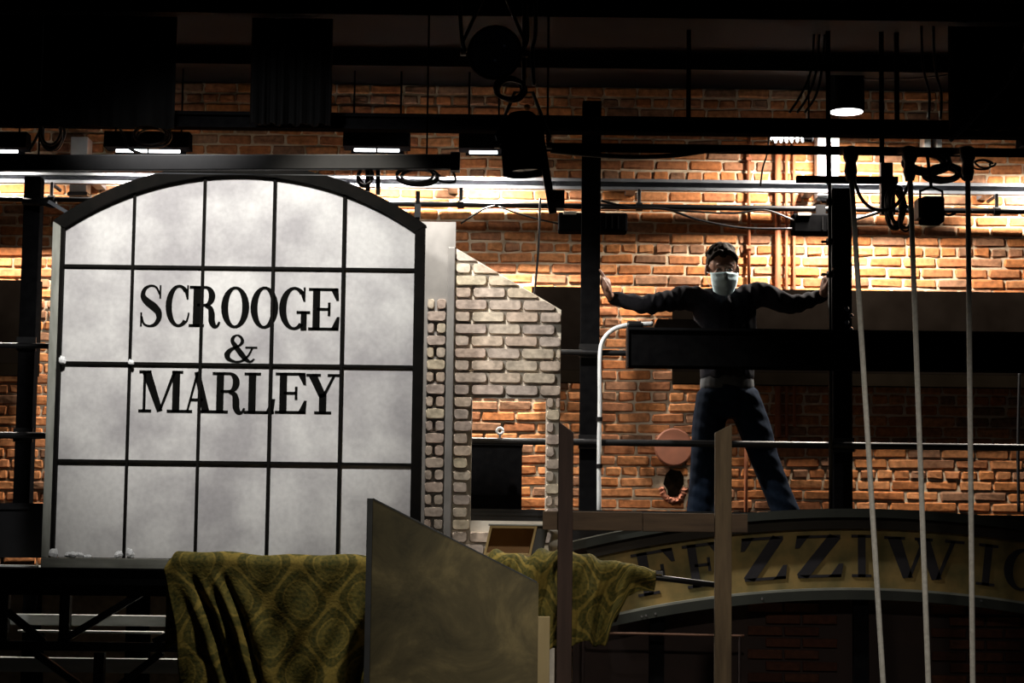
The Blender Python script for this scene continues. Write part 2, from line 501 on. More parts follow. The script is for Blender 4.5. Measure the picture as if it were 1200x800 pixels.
hole_c = at(789, 567, YW)
rest = MB(); singles = []
row = 0; z = 1.05
while z < CEIL - 0.03:
    header = row % 7 == 3
    pit = 0.1085 if header else PITCH
    off = 0.054 if header else (row % 2) * PITCH / 2
    x = -4.3 + off + rnd.uniform(-0.02, 0.02)
    while x < 4.3:
        c = Vector((x, YW + DB / 2 + rnd.uniform(-0.004, 0.003), z))
        px, py = project(c)
        k = rnd.randrange(8) + (8 if header else 0)
        if not (abs(c.x - hole_c.x) < 0.075 and abs(c.z - hole_c.z) < 0.075):
            big = (495 < px < 1205 and 188 < py < 336) or (704 < px < 972 and 452 < py < 597)
            if big and len(singles) < 300: singles.append((c, k))
            else:
                vs, fs = vdata[k]; rest.add([v + c for v in vs], fs)
        x += pit
    row += 1; z += ROW
for c, k in singles:
    o = bpy.data.objects.new('brick', variants[k]); COL.objects.link(o)
    o.parent = wall; o.location = c - wall.location; o.rotation_euler = (rnd.uniform(-.02, .02), rnd.uniform(-.012, .012), rnd.uniform(-.02, .02))
tag(rest.build('brick_field', 'wall_brick', wall, fix=False), kind='stuff')

# broken hollow in the brickwork under a round plate
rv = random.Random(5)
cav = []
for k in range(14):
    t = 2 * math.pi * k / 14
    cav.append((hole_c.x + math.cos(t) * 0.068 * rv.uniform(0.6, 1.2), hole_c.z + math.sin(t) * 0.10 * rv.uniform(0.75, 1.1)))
MB().prism(cav, YW - 0.008, YW + 0.012).build('hollow_shade', 'hollow_dark', wall)  # near-black plate stands in for the shade inside the hollow
for k in range(11):
    t = R(190 + k * 16)
    c = Vector((hole_c.x + math.cos(t) * 0.075, YW - 0.002, hole_c.z - 0.02 + math.sin(t) * 0.085))
    m_ = MB().lathe([(0, -0.018), (0.018, -0.010), (0.024, 0.0), (0.016, 0.012), (0, 0.018)], c, (rv.uniform(-1, 1), rv.uniform(-0.4, 0.4), 1), 6)
    for v in m_.v: v += Vector((rv.uniform(-1, 1), rv.uniform(-1, 1), rv.uniform(-1, 1))) * 0.006
    m_.build('rubble_lump', 'rubble', wall)
pc = at(789, 524, YW)
tagged(MB().lathe([(0.0, 0.0), (0.112, 0.0), (0.122, 0.006), (0.122, 0.03), (0, 0.03)], (pc.x, YW - 0.045, pc.z), (0, 1, 0), 28).build('wall_plate', 'pink_plate', smooth=False),
       'round terracotta plate on the brick wall above a broken hollow', 'plate')

# dark timber panels on the wall
def wall_panel(x0, x1, label):
    a = at(x0, 339, YW); b = at(x1, 339, YW)
    z1 = at(600, 338.5, YW).z; z0 = at(600, 449, YW).z
    t = thing('wall_panel', ((a.x + b.x) / 2, YW, z0), label, 'panel', 'dark panels along the brick wall')
    MB().box((a.x, YW - 0.14, z0 + 0.08), (b.x, YW - 0.058, z1)).build('board', 'panel_brown', t)
    MB().box((a.x, YW - 0.145, z0), (b.x, YW - 0.058, z0 + 0.078)).build('bottom_rail', 'panel_rail', t)
    for x in (a.x + 0.12, b.x - 0.12):
        MB().box((x - 0.03, YW - 0.057, z0 + 0.1), (x + 0.03, YW - 0.006, z1 - 0.05)).build('cleat', 'panel_brown', t)
    return t


wall_panel(-120, 52, 'dark brown wall panel behind the gallery post beside the arched window')
wall_panel(623, 695, 'short dark brown wall panel between brick flat and black post')
wall_panel(787, 1330, 'long dark brown wall panel behind the person with outstretched arms')

# painted conduits on the wall
for px, r, y0, y1, lab in ((877, 0.011, 150, 338, 'thin brick-coloured conduit on the wall, standing apart from the pair'),
                           (911, 0.020, 150, 512, 'thicker brick-coloured pipe beside the twin thin ones'),
                           (921, 0.010, 150, 512, 'thin brick-coloured pipe between two others in a row of three'),
                           (930, 0.010, 150, 500, 'thin brick-coloured pipe at the outer end of a row of three')):
    a = at(px, (y0 + y1) / 2, YW)
    z0 = at(px, y1, YW).z; z1 = at(px, y0, YW).z
    t = thing('wall_conduit', (a.x, YW - 0.03, z0), lab, 'pipe', 'painted pipes on the brick wall')
    yy = YW - 0.029
    MB().tube([(a.x, yy, z0), (a.x, yy, z1)], r, 10).build('pipe', 'brick_paint', t, smooth=True)
    for zz in (z0 + 0.25 * (z1 - z0), z0 + 0.8 * (z1 - z0)):
        MB().box((a.x - r - 0.006, yy - 0.008 - r, zz - 0.01), (a.x + r + 0.006, YW - 0.004, zz + 0.01)).build('bracket', 'brick_paint', t)
a = at(868, 598, YW)
t = thing('wall_conduit', (a.x, YW - 0.03, at(868, 600, YW).z), 'short brick-coloured conduit between the legs of the standing person', 'pipe', 'painted pipes on the brick wall')
MB().tube([(a.x + 0.03, YW - 0.03, at(868, 640, YW).z), (a.x + 0.03, YW - 0.03, at(868, 455, YW).z)], 0.012, 8).build('pipe', 'brick_paint', t, smooth=True)

# white ducts high on the wall, strongly lit
def duct(px0, px1, y0, y1, label):
    a = at(px0, (y0 + y1) / 2, 12.95); b = at(px1, (y0 + y1) / 2, 12.95)
    z0 = at((px0 + px1) / 2, y1, 12.95).z; z1 = at((px0 + px1) / 2, y0, 12.95).z
    t = thing('wall_duct', ((a.x + b.x) / 2, 12.95, z0), label, 'duct', 'pale metal ducts high on the wall')
    MB().box((a.x, 12.95, z0), (b.x, YW - 0.002, z1)).build('duct_body', 'white_metal', t, bevel=0.006)
    MB().box((a.x - 0.008, 12.94, z0 - 0.012), (b.x + 0.008, YW - 0.002, z0 + 0.012)).build('flange', 'steel_grey', t)


duct(958, 984, 152, 234, 'wide white metal duct on the wall near the cylinder downlight')
duct(1083, 1091, 153, 176, 'narrow white metal duct behind the tangle of cables')
duct(1098, 1104, 153, 176, 'narrowest white metal duct, next to another behind the cables')
duct(82, 102, 160, 227, 'bluish white metal duct on the wall above the arched window corner')

# ------------------------------------------------------------------ steel along the wall
def hbar(name, x0, x1, py, Y, h, d, m, label, cat, ref=600, bevel=0.0, group=None):
    z = at(ref, py, Y).z
    a = at(x0, py, Y).x; b = at(x1, py, Y).x
    return tagged(MB().box((a, Y - d / 2, z - h / 2), (b, Y + d / 2, z + h / 2)).build(name, m, bevel=bevel), label, cat, group)


def channel(x0, x1, py, Y, label):
    """strut channel: two flanges and web with lips, open towards the camera"""
    z = at(600, py, Y).z; a = at(x0, py, Y).x; b = at(x1, py, Y).x
    t = thing('strut_channel', ((a + b) / 2, Y, z - 0.035), label, 'beam')
    MB().box((a, Y + 0.02, z - 0.036), (b, Y + 0.026, z + 0.036)).build('web', 'steel_grey', t)
    MB().box((a, Y - 0.022, z + 0.028), (b, Y + 0.021, z + 0.036)).build('flange', 'steel_grey', t)
    MB().box((a, Y - 0.022, z - 0.036), (b, Y + 0.021, z - 0.028)).build('flange', 'steel_grey', t)
    MB().box((a, Y - 0.024, z - 0.036), (b, Y - 0.018, z - 0.016)).build('lip', 'steel_grey', t)
    MB().box((a, Y - 0.024, z + 0.016), (b, Y - 0.018, z + 0.036)).build('lip', 'steel_grey', t)
    for px in range(-100, 1320, 210):
        x = at(px, py, Y).x
        MB().box((x - 0.03, Y + 0.027, z - 0.03), (x + 0.03, YW - 0.006, z + 0.03)).build('wall_bracket', 'steel_grey', t)


channel(-160, 1360, 215, 12.85, 'grey steel strut channel running the length of the brick wall')


def hpipe(name, x0, x1, py, Y, r, m, label, cat, ref=600, group=None):
    z = at(ref, py, Y).z; a = at(x0, py, Y).x; b = at(x1, py, Y).x
    n = 12
    return tagged(MB().tube([(a + (b - a) * i / n, Y, z) for i in range(n + 1)], r, 10).build(name, m, smooth=True), label, cat, group)


ZP = at(600, 240.5, 12.6).z
t = thing('wall_pipe', (0, 12.6, ZP), 'black horizontal pipe on stubs just below the grey strut channel', 'pipe')
MB().tube([(at(-160, 240, 12.6).x + i * 0.6, 12.6, ZP) for i in range(14)], 0.018, 10).build('pipe', 'black_gloss', t, smooth=True)
for px in (60, 330, 540, 749, 1168):
    x = at(px, 240, 12.6).x
    MB().tube([(x, 12.6, ZP), (x, 12.6, ZP + 0.10), (x, 12.83, ZP + 0.10)], 0.012, 8).build('stub', 'black_gloss', t)
    MB().lathe([(0.028, -0.02), (0.028, 0.02)], (x, 12.6, ZP), (1, 0, 0), 12).build('clamp', 'black_gloss', t)


# ------------------------------------------------------------------ gallery: deck, posts, rails
ZD = at(600, 631, 11.75).z
YF = 11.5
deck = thing('gallery_deck', (0, 12.3, 0), 'black raised gallery deck along the foot of the brick wall', 'platform')
MB().box((-4.6, YF + 0.02, ZD - 0.12), (4.6, YW - 0.03, ZD)).build('deck_floor', 'black_paint', deck)
zt = at(600, 596.5, YF).z
MB().box((-4.6, YF - 0.02, ZD - 0.14), (4.6, YF + 0.015, zt)).build('toe_board', 'black_gloss', deck)
MB().box((-4.6, YF - 0.035, zt - 0.035), (4.6, YF - 0.021, zt - 0.02)).build('trim', 'black_gloss', deck)
for x in (-4.4, -2.2, -0.3, 2.0, 4.4):
    MB().box((x - 0.06, 12.2, 0), (x + 0.06, 12.32, ZD - 0.121)).build('leg', 'black_paint', deck)

YP = 11.7
def post(px, w, top_py, label, base=True):
    top = at(px, top_py, YP); x = at(px, 420, YP).x
    t = thing('gallery_post', (x, YP, ZD + 0.001), label, 'post', 'black gallery posts')
    MB().box((x - w / 2, YP - 0.05, ZD + 0.013), (x + w / 2, YP + 0.05, top.z)).build('shaft', 'black_paint', t, bevel=0.004)
    MB().box((x - w / 2 - 0.04, YP - 0.09, ZD + 0.001), (x + w / 2 + 0.04, YP + 0.09, ZD + 0.012)).build('base_plate', 'black_paint', t)
    for zz in (at(600, 411, YP).z, at(600, 517, YP).z):
        MB().box((x - w / 2 - 0.008, YP - 0.062, zz - 0.04), (x + w / 2 + 0.008, YP - 0.051, zz + 0.04)).build('rail_bracket', 'black_gloss', t)
    return t


post(33, 0.095, 208, 'black gallery post beside the arched window flat')
post(691, 0.108, 120, 'thick black gallery post gripped by the person beside the white conduit')
post(986, 0.108, 222, 'black gallery post below the short crossbar beside the leaning rope')
# flange of bolts on the third post
t3 = [o for o in COL.objects if o.name.startswith('gallery_post')][-1]
for k in range(4):
    c = at(992 + (k % 2) * 5, 362 + k * 8, YP - 0.06)
    MB().lathe([(0.012, -0.012), (0.016, -0.004), (0.016, 0.012)], c, (0, 1, 0), 8).build('bolt', 'chrome', t3)

hpipe('guard_rail', -140, 1340, 412, 11.62, 0.017, 'black_gloss', 'black upper guard rail of the gallery running behind the box beam', 'rail', group='gallery guard rails')
hpipe('guard_rail', -140, 1340, 517, 11.62, 0.020, 'black_gloss', 'black middle guard rail of the gallery across the jeans of the person', 'rail', group='gallery guard rails')

# big black box beam in front of the person
zb1 = at(900, 387, 11.45).z; zb0 = at(900, 432, 11.45).z
xb0 = at(736, 410, 11.45).x; xb1 = at(1330, 410, 11.45).x
t = thing('box_beam', ((xb0 + xb1) / 2, 11.45, zb0), 'wide black box beam hanging across the waist of the person', 'beam')
MB().box((xb0, 11.38, zb0), (xb1, 11.54, zb1)).build('beam_body', 'black_paint', t, bevel=0.006)
MB().box((xb0, 11.365, zb1 - 0.014), (xb1, 11.379, zb1)).build('top_lip', 'black_gloss', t)
MB().box((xb0 - 0.008, 11.37, zb0 - 0.004), (xb0, 11.55, zb1 + 0.004)).build('end_plate', 'black_gloss', t)
for px in (986, 1290):
    x = at(px, 410, 11.45).x
    MB().box((x - 0.05, 11.541, zb0 + 0.02), (x + 0.05, 11.649, zb1 - 0.02)).build('hanger', 'black_paint', t)
a = at(766, 380, 11.46); b = at(822, 380, 11.46)
t = thing('control_box', ((a.x + b.x) / 2, 11.46, zb1), 'flat dark grey control box lying on the black box beam', 'box')
MB().add([(a.x, 11.40, zb1 + 0.002), (b.x, 11.40, zb1 + 0.002), (b.x, 11.53, zb1 + 0.002), (a.x, 11.53, zb1 + 0.002),
          (a.x + 0.02, 11.42, zb1 + 0.055), (b.x - 0.05, 11.42, zb1 + 0.055), (b.x - 0.05, 11.53, zb1 + 0.055), (a.x + 0.02, 11.53, zb1 + 0.055)],
         [(0, 3, 2, 1), (4, 5, 6, 7), (0, 1, 5, 4), (1, 2, 6, 5), (2, 3, 7, 6), (3, 0, 4, 7)]).build('case', 'panel_brown', t, bevel=0.004)
MB().box((a.x + 0.05, 11.412, zb1 + 0.015), (a.x + 0.11, 11.424, zb1 + 0.025)).build('label_strip', 'steel_grey', t)

# white bent conduit by the post
pts = curve(P([(765, 379), (748, 380), (733, 381), (717, 387), (706, 400), (703, 420), (703, 470), (702, 530), (702, 585)], 11.58), 5)
t = thing('bent_conduit', (pts[-1].x, 11.58, ZD), 'white conduit bending down beside the thick black post', 'conduit')
pts.append(Vector((pts[-1].x, 11.58, ZD + 0.001)))
MB().tube(pts, 0.013, 10).build('tube', 'white_metal', t, smooth=True)
c = at(741, 380.5, 11.58)
MB().lathe([(0.018, -0.03), (0.022, -0.02), (0.022, 0.05), (0.016, 0.06)], c, (1, 0, 0), 12).build('coupling', 'black_gloss', t)
for py in (491, 546):
    c = at(702.5, py, 11.58)
    MB().lathe([(0.018, -0.012), (0.018, 0.012)], c, (0, 0, 1), 12).build('clamp', 'black_gloss', t)

# black flight case seen through the opening of the brick flat
a = at(553, 590, 11.85); b = at(612, 518, 11.85)
t = thing('flight_case', ((a.x + b.x) / 2, 11.95, ZD + 0.001), 'black case standing on the gallery behind the opening in the brick flat', 'case')
MB().box((a.x - 0.15, 11.80, ZD + 0.03), (b.x, 12.15, b.z)).build('case_body', 'black_paint', t, bevel=0.008)
MB().box((a.x - 0.155, 11.79, b.z - 0.02), (b.x + 0.005, 12.155, b.z + 0.006)).build('lid', 'black_gloss', t)
for sx in (a.x - 0.1, b.x - 0.06):
    MB().box((sx - 0.03, 11.82, ZD + 0.001), (sx + 0.03, 12.12, ZD + 0.03)).build('foot', 'black_gloss', t)
c = at(586, 506, 11.72)
t = thing('small_fitting', (c.x, 11.72, c.z - 0.02), 'small pale ring fitting on the wall pipe seen through the flat opening', 'fitting')
ring = [(c.x + math.cos(2 * math.pi * k / 14) * 0.018, 11.62, c.z + math.sin(2 * math.pi * k / 14) * 0.018) for k in range(15)]
MB().tube(ring, 0.007, 6).build('ring', 'white_metal', t, smooth=True)
MB().box((c.x - 0.006, 11.61, c.z - 0.045), (c.x + 0.006, 11.63, c.z - 0.015)).build('stem', 'steel_grey', t)

# ------------------------------------------------------------------ lettering: serif glyphs as polygons, cap height 1
def ell(cx, cz, rx, rz, a0, a1, n=26):
    return [(cx + rx * math.cos(R(a0 + (a1 - a0) * i / n)), cz + rz * math.sin(R(a0 + (a1 - a0) * i / n))) for i in range(n + 1)]


def ring_poly(cx, cz, rx, rz, w, t, a0=0, a1=360):
    """band thick (w) at the sides and thin (t) at top and bottom, as quads"""
    o = ell(cx, cz, rx, rz, a0, a1); i = ell(cx, cz, rx - w, rz - t, a0, a1)
    return [[o[k], o[k + 1], i[k + 1], i[k]] for k in range(len(o) - 1)]


def line(p, q, w, w2=None):
    w2 = w if w2 is None else w2
    dx, dz = q[0] - p[0], q[1] - p[1]; l = math.hypot(dx, dz); nx, nz = -dz / l, dx / l
    return [[(p[0] + nx * w / 2, p[1] + nz * w / 2), (q[0] + nx * w2 / 2, q[1] + nz * w2 / 2),
             (q[0] - nx * w2 / 2, q[1] - nz * w2 / 2), (p[0] - nx * w / 2, p[1] - nz * w / 2)]]


def brush(pts, ws):
    out = []
    c = [Vector((p[0], 0, p[1])) for p in pts]; n = 8
    sm = curve(c, n)
    wl = []
    for i in range(len(ws) - 1):
        wl += [ws[i] + (ws[i + 1] - ws[i]) * k / n for k in range(n)]
    wl.append(ws[-1])
    L_, R_ = [], []
    for i, p in enumerate(sm):
        d = (sm[min(i + 1, len(sm) - 1)] - sm[max(i - 1, 0)]).normalized()
        nx, nz = -d.z, d.x
        L_.append((p.x + nx * wl[i] / 2, p.z + nz * wl[i] / 2)); R_.append((p.x - nx * wl[i] / 2, p.z - nz * wl[i] / 2))
    return [[L_[i], L_[i + 1], R_[i + 1], R_[i]] for i in range(len(sm) - 1)]


def rect(x0, x1, z0, z1): return [[(x0, z0), (x1, z0), (x1, z1), (x0, z1)]]


T = 0.066     # hairline and serif thickness
S_ = 0.17     # stem


def glyph(ch):
    if ch == 'I':
        return 0.44, rect(.14, .14 + S_, 0, 1) + rect(0, .44, 0, T) + rect(0, .44, 1 - T, 1)
    if ch == 'E':
        return 0.74, (rect(.10, .10 + S_, 0, 1) + rect(0, .72, 0, T) + rect(0, .70, 1 - T, 1) + rect(.2, .50, .5 - T / 2, .5 + T / 2)
                      + rect(.46, .52, .34, .66) + [[(.72, 0), (.74, .32), (.68, .32), (.56, T), (.5, 0)]] + [[(.70, 1), (.72, .70), (.66, .70), (.54, 1 - T), (.5, 1)]])
    if ch == 'F':
        return 0.70, (rect(.10, .10 + S_, 0, 1) + rect(0, .38, 0, T) + rect(0, .70, 1 - T, 1) + rect(.2, .50, .5 - T / 2, .5 + T / 2)
                      + rect(.46, .52, .34, .66) + [[(.70, 1), (.72, .68), (.66, .68), (.54, 1 - T), (.5, 1)]])
    if ch == 'L':
        return 0.70, (rect(.10, .10 + S_, 0, 1) + rect(0, .70, 0, T) + rect(0, .38, 1 - T, 1) + [[(.68, 0), (.72, .36), (.65, .36), (.52, T), (.46, 0)]])
    if ch == 'O':
        return 0.68, ring_poly(.34, .5, .34, .51, S_, T)
    if ch == 'C':
        return 0.64, ring_poly(.36, .5, .36, .51, S_, T, 48, 312) + rect(.575, .62, .66, 1.0) + [[(.60, .80), (.575, .66), (.50, .86), (.56, .92)]] + brush([(.585, .13), (.62, .24), (.635, .34)], [.05, .05, .04])
    if ch == 'G':
        return 0.74, (ring_poly(.36, .5, .36, .51, S_, T, 48, 310) + rect(.575, .62, .66, 1.0) + [[(.60, .80), (.575, .66), (.50, .86), (.56, .92)]]
                      + rect(.52, .66, -.02, .44) + rect(.42, .74, .44 - T, .44))
    if ch == 'S':
        return 0.60, (brush([(.52, .78), (.42, .95), (.27, .985), (.13, .90), (.09, .74), (.19, .61), (.36, .49), (.49, .36), (.51, .20), (.42, .06), (.27, .015), (.13, .07), (.07, .24)],
                            [.05, .05, .05, .09, .13, .17, .19, .17, .13, .09, .05, .05, .05])
                      + rect(.51, .555, .68, 1.0) + rect(.035, .08, .0, .34))
    if ch == 'R':
        return 0.78, (rect(.10, .10 + S_, 0, 1) + rect(0, .38, 0, T) + rect(0, .42, 1 - T, 1) + rect(.2, .42, .50, .50 + T)
                      + ring_poly(.40, .75, .24, .25, S_ * .95, T, -90, 90)
                      + brush([(.40, .52), (.52, .46), (.56, .32), (.57, .14), (.63, .03), (.71, .03), (.76, .13)], [T, .12, .16, .16, .12, .06, .05]))
    if ch == 'M':
        return 1.02, (line((.13, .02), (.13, .98), .065) + rect(.78, .95, 0, 1) + line((.17, .97), (.50, .03), .20, .13) + line((.50, .04), (.82, .97), .055, .075)
                      + rect(0, .30, 0, T) + rect(.66, 1.02, 0, T) + rect(0, .28, 1 - T, 1) + rect(.76, 1.02, 1 - T, 1))
    if ch == 'A':
        return 0.80, (line((.14, .02), (.40, .98), .055, .07) + line((.64, .02), (.385, .99), .20, .15) + rect(.22, .56, .28, .28 + T)
                      + rect(0, .28, 0, T) + rect(.45, .80, 0, T))
    if ch == 'Y':
        return 0.80, (rect(.31, .31 + S_, 0, .50) + rect(.20, .60, 0, T) + line((.15, .97), (.40, .42), .19, .17) + line((.66, .97), (.42, .46), .055, .07)
                      + rect(0, .34, 1 - T, 1) + rect(.50, .80, 1 - T, 1))
    if ch == 'Z':
        return 0.78, (line((.11, .03), (.66, .97), .20) + rect(.04, .74, 0, T) + rect(.06, .74, 1 - T, 1)
                      + [[(.74, 0), (.78, .32), (.71, .32), (.58, T), (.52, 0)]] + [[(.06, 1), (.02, .70), (.09, .70), (.22, 1 - T), (.28, 1)]])
    if ch == 'W':
        return 1.16, (line((.14, .98), (.36, .02), .19, .15) + line((.38, .02), (.58, .98), .05, .06) + line((.56, .98), (.79, .02), .19, .15) + line((.80, .02), (1.00, .98), .05, .06)
                      + rect(0, .30, 1 - T, 1) + rect(.44, .70, 1 - T, 1) + rect(.88, 1.16, 1 - T, 1))
    if ch == '&':
        return 0.80, (brush([(.76, .52), (.66, .26), (.50, .06), (.30, .01), (.10, .10), (.05, .28), (.16, .46), (.36, .58), (.47, .74), (.42, .92), (.31, .98), (.21, .90), (.19, .76), (.28, .58), (.46, .28), (.60, .08), (.72, .02), (.82, .12)],
                            [.05, .06, .08, .07, .13, .17, .12, .06, .10, .08, .05, .09, .11, .15, .17, .13, .07, .05]) + rect(.56, .90, .50, .50 + T))
    return 0.4, []


# ------------------------------------------------------------------ arched window flat
YWN = 10.5
cols = [at(px, 428, YWN).x for px in (71.5, 152.5, 235, 317.5, 400, 484)]
zr = [at(280, py, YWN).z for py in (655, 542, 427.5, 314)]       # bottom, rows
x0, x1 = cols[0], cols[-1]; xm = (x0 + x1) / 2
zs = at(280, 270.5, YWN).z                                         # springing
za = at(280, 206.5, YWN).z                                         # crown
hw = (x1 - x0) / 2; sag = za - zs
RAD = (hw * hw + sag * sag) / (2 * sag); zc_ = za - RAD


def archz(x, off=0.0):
    return zc_ + math.sqrt(max((RAD + off) ** 2 - (x - xm) ** 2, 0))


zbot = at(280, 667.5, YWN).z
win = thing('window_flat', (xm, YWN, zbot), 'tall arched theatre window flat of pale panes with painted black lettering', 'window flat')
FW = 0.058
MB().box((x0 - FW, YWN - 0.045, zbot + 0.052), (x0 - 0.016, YWN + 0.045, archz(x0, 0) + 0.030)).build('stile', 'stile_grey', win, bevel=0.003)
MB().box((x0 - 0.0155, YWN - 0.040, zr[0]), (x0 + 0.002, YWN + 0.02, archz(x0, 0))).build('stile_edge', 'frame_black', win)
MB().box((x1, YWN - 0.045, zbot + 0.052), (x1 + FW - 0.006, YWN + 0.045, archz(x1, 0) + 0.030)).build('stile', 'frame_black', win, bevel=0.003)
MB().box((x0 - FW, YWN - 0.050, zbot), (x1 + FW - 0.006, YWN + 0.05, zbot + 0.051)).build('bottom_rail', 'sill_grey', win, bevel=0.003)
n = 40
arc = MB()
inner, outer = [], []
a0 = math.asin((hw + 0.0) / RAD); 
for i in range(n + 1):
    a = -a0 * 1.0 + 2 * a0 * i / n
    inner.append((xm + RAD * math.sin(a), zc_ + RAD * math.cos(a)))
aw = math.asin((hw + FW) / (RAD + 0.062))
for i in range(n + 1):
    a = -aw + 2 * aw * i / n
    outer.append((xm + (RAD + 0.062) * math.sin(a), zc_ + (RAD + 0.062) * math.cos(a)))
ya, yb = YWN - 0.048, YWN + 0.046
vs = [(x, ya, z) for x, z in inner] + [(x, ya, z) for x, z in outer] + [(x, yb, z) for x, z in inner] + [(x, yb, z) for x, z in outer]
k = n + 1; fs = []
for i in range(n):
    fs += [(i, i + 1, k + i + 1, k + i), (2 * k + i, 3 * k + i, 3 * k + i + 1, 2 * k + i + 1),
           (i, 2 * k + i, 2 * k + i + 1, i + 1), (k + i, k + i + 1, 3 * k + i + 1, 3 * k + i)]
fs += [(0, k, 3 * k, 2 * k), (n, 2 * k + n, 3 * k + n, k + n)]
arc.add(vs, fs).build('arched_head', 'frame_black', win)
MW = 0.0075
for i in range(1, 5):
    MB().box((cols[i] - MW, YWN - 0.020, zr[0]), (cols[i] + MW, YWN - 0.006, archz(cols[i], 0.01))).build('muntin', 'frame_black', win)
for j in range(1, 4):
    MB().box((x0, YWN - 0.017, zr[j] - 0.0072), (x1, YWN - 0.006, zr[j] + 0.0072)).build('muntin', 'frame_black', win)
for i in range(5):
    for j in range(4):
        xa, xb = cols[i] + 0.0005, cols[i + 1] - 0.0005
        if j < 3: poly = [(xa, zr[j]), (xb, zr[j]), (xb, zr[j + 1] - 0.001), (xa, zr[j + 1] - 0.001)]
        else: poly = [(xa, zr[3]), (xb, zr[3])] + [(xb + (xa - xb) * q / 10, archz(xb + (xa - xb) * q / 10, 0.006)) for q in range(11)]
        MB().prism(poly, YWN, YWN + 0.006).build('pane', 'pane_cloth', win)


def word(spec, name, YY, m, parent, depth=0.003):
    """spec: (character, left px, right px, top py, bottom py) measured on the flat's plane"""
    for ch, xa, xb, ya_, yb_ in spec:
        w, polys = glyph(ch)
        A = at(xa, yb_, YY); B = at(xb, yb_, YY); Tz = at((xa + xb) / 2, ya_, YY).z; Bz = at((xa + xb) / 2, yb_, YY).z
        sx = (B.x - A.x) / w; sz = Tz - Bz
        mb = MB()
        for q in polys:
            mb.prism([(A.x + p[0] * sx, Bz + p[1] * sz) for p in q], YY - depth, YY)
        mb.build(name, m, parent)


bk = [(x0, zr[0]), (x1, zr[0])] + [(x1 + (x0 - x1) * q / 30, archz(x1 + (x0 - x1) * q / 30, 0.004)) for q in range(31)]
MB().prism(bk, YWN + 0.02, YWN + 0.024).build('bounce_blocker', 'black_ceiling', win)  # unseen black cloth added to stop light bouncing off the pane backs
YL = YWN - 0.0005
word([('S', 162.5, 190, 334, 382.5), ('C', 193.5, 221, 334, 382.5), ('R', 221, 258, 335, 383), ('O', 258.5, 291.5, 336, 384),
      ('O', 293, 325.5, 336, 384.5), ('G', 326.5, 363, 336.5, 386), ('E', 361, 397.5, 337.5, 387)], 'letter', YL, 'letter_black', win)
word([('&', 264, 297, 392, 424)], 'ampersand', YL, 'letter_black', win)
word([('M', 162, 213.5, 434, 483), ('A', 213, 248, 435, 483.5), ('R', 248, 287, 436, 484), ('L', 285.5, 321, 436.5, 484.5),
      ('E', 322, 359, 436.5, 484.5), ('Y', 358, 398, 438, 485)], 'letter', YL, 'letter_black', win)

# clumps of stage snow
def snow(px, py, w, h, Y):
    rs = random.Random(int(px * 7 + py))
    c = at(px, py, Y)
    mb = MB()
    for q in range(3):
        cc = c + Vector((rs.uniform(-w, w) * 0.45, rs.uniform(-0.006, 0.006), rs.uniform(0, h * 0.25)))
        a_ = MB().lathe([(0.0, -h * 0.5), (w * 0.42, -h * 0.42), (w * 0.5, -h * 0.1), (w * 0.3, h * 0.3), (0, h * 0.5)], cc, (rs.uniform(-.3, .3), rs.uniform(-.2, .2), 1), 8)
        for v in a_.v: v += Vector((rs.uniform(-1, 1), rs.uniform(-1, 1), rs.uniform(-1, 1))) * h * 0.05
        mb.add(a_.v, a_.f)
    mb.build('snow_clump', 'snow', win)


for s in ((71, 422, .034, .040), (153, 424.5, .026, .024), (63.5, 649, .034, .046), (81, 650.5, .046, .028), (92, 650, .036, .020), (103, 652, .024, .018), (139, 650, .030, .032),
          (152, 648.5, .034, .042), (307, 652, .022, .016)):
    snow(s[0], s[1], s[2], s[3], YWN - 0.034)

# ------------------------------------------------------------------ painted brick flat
YB = 11.0
fx = lambda px: at(px, 480, YB).x
fz = lambda py: at(577, py, YB).z
bf = thing('brick_flat', (fx(577), YB, 0), 'stage flat of raised pale bricks with sloped top and doorway opening', 'scenery flat')
XA, XB_ = fx(531), fx(656.5)
ztl, ztr = fz(291), fz(362)
OX0, OX1, OZ0, OZ1 = fx(553), fx(640), fz(610), fz(466.5)
slope = (ztr - ztl) / (XB_ - XA)
for poly in ([(XA, OZ1), (XB_, OZ1), (XB_, ztr), (XA, ztl)], [(XA, 0), (OX0, 0), (OX0, OZ1), (XA, OZ1)],
             [(OX1, 0), (XB_, 0), (XB_, OZ1), (OX1, OZ1)], [(OX0, 0), (OX1, 0), (OX1, OZ0), (OX0, OZ0)]):
    MB().prism(poly, YB, YB + 0.03).build('backing_board', 'flat_mortar', bf)
# side return and corner board
SX0, SX1 = fx(484), fx(522)
zst = fz(261); zsb = fz(345)
MB().box((SX0, YB - 0.012, 0), (SX1, YB + 0.03, zst)).build('side_board', 'plaster_grey', bf)
MB().box((SX1, YB - 0.030, 0), (XA, YB + 0.03, fz(291) + 0.0)).build('corner_board', 'plaster_grey', bf, bevel=0.006)
MB().box((SX1, YB - 0.012, fz(291) + 0.001), (XA + 0.0, YB + 0.03, zst)).build('side_board', 'plaster_grey', bf)


def clip(poly, f):
    out = []
    for i in range(len(poly)):
        p, q = poly[i], poly[(i + 1) % len(poly)]
        fp, fq = f(p), f(q)
        if fp >= 0: out.append(p)
        if (fp >= 0) != (fq >= 0):
            t_ = fp / (fp - fq); out.append((p[0] + (q[0] - p[0]) * t_, p[1] + (q[1] - p[1]) * t_))
    return out


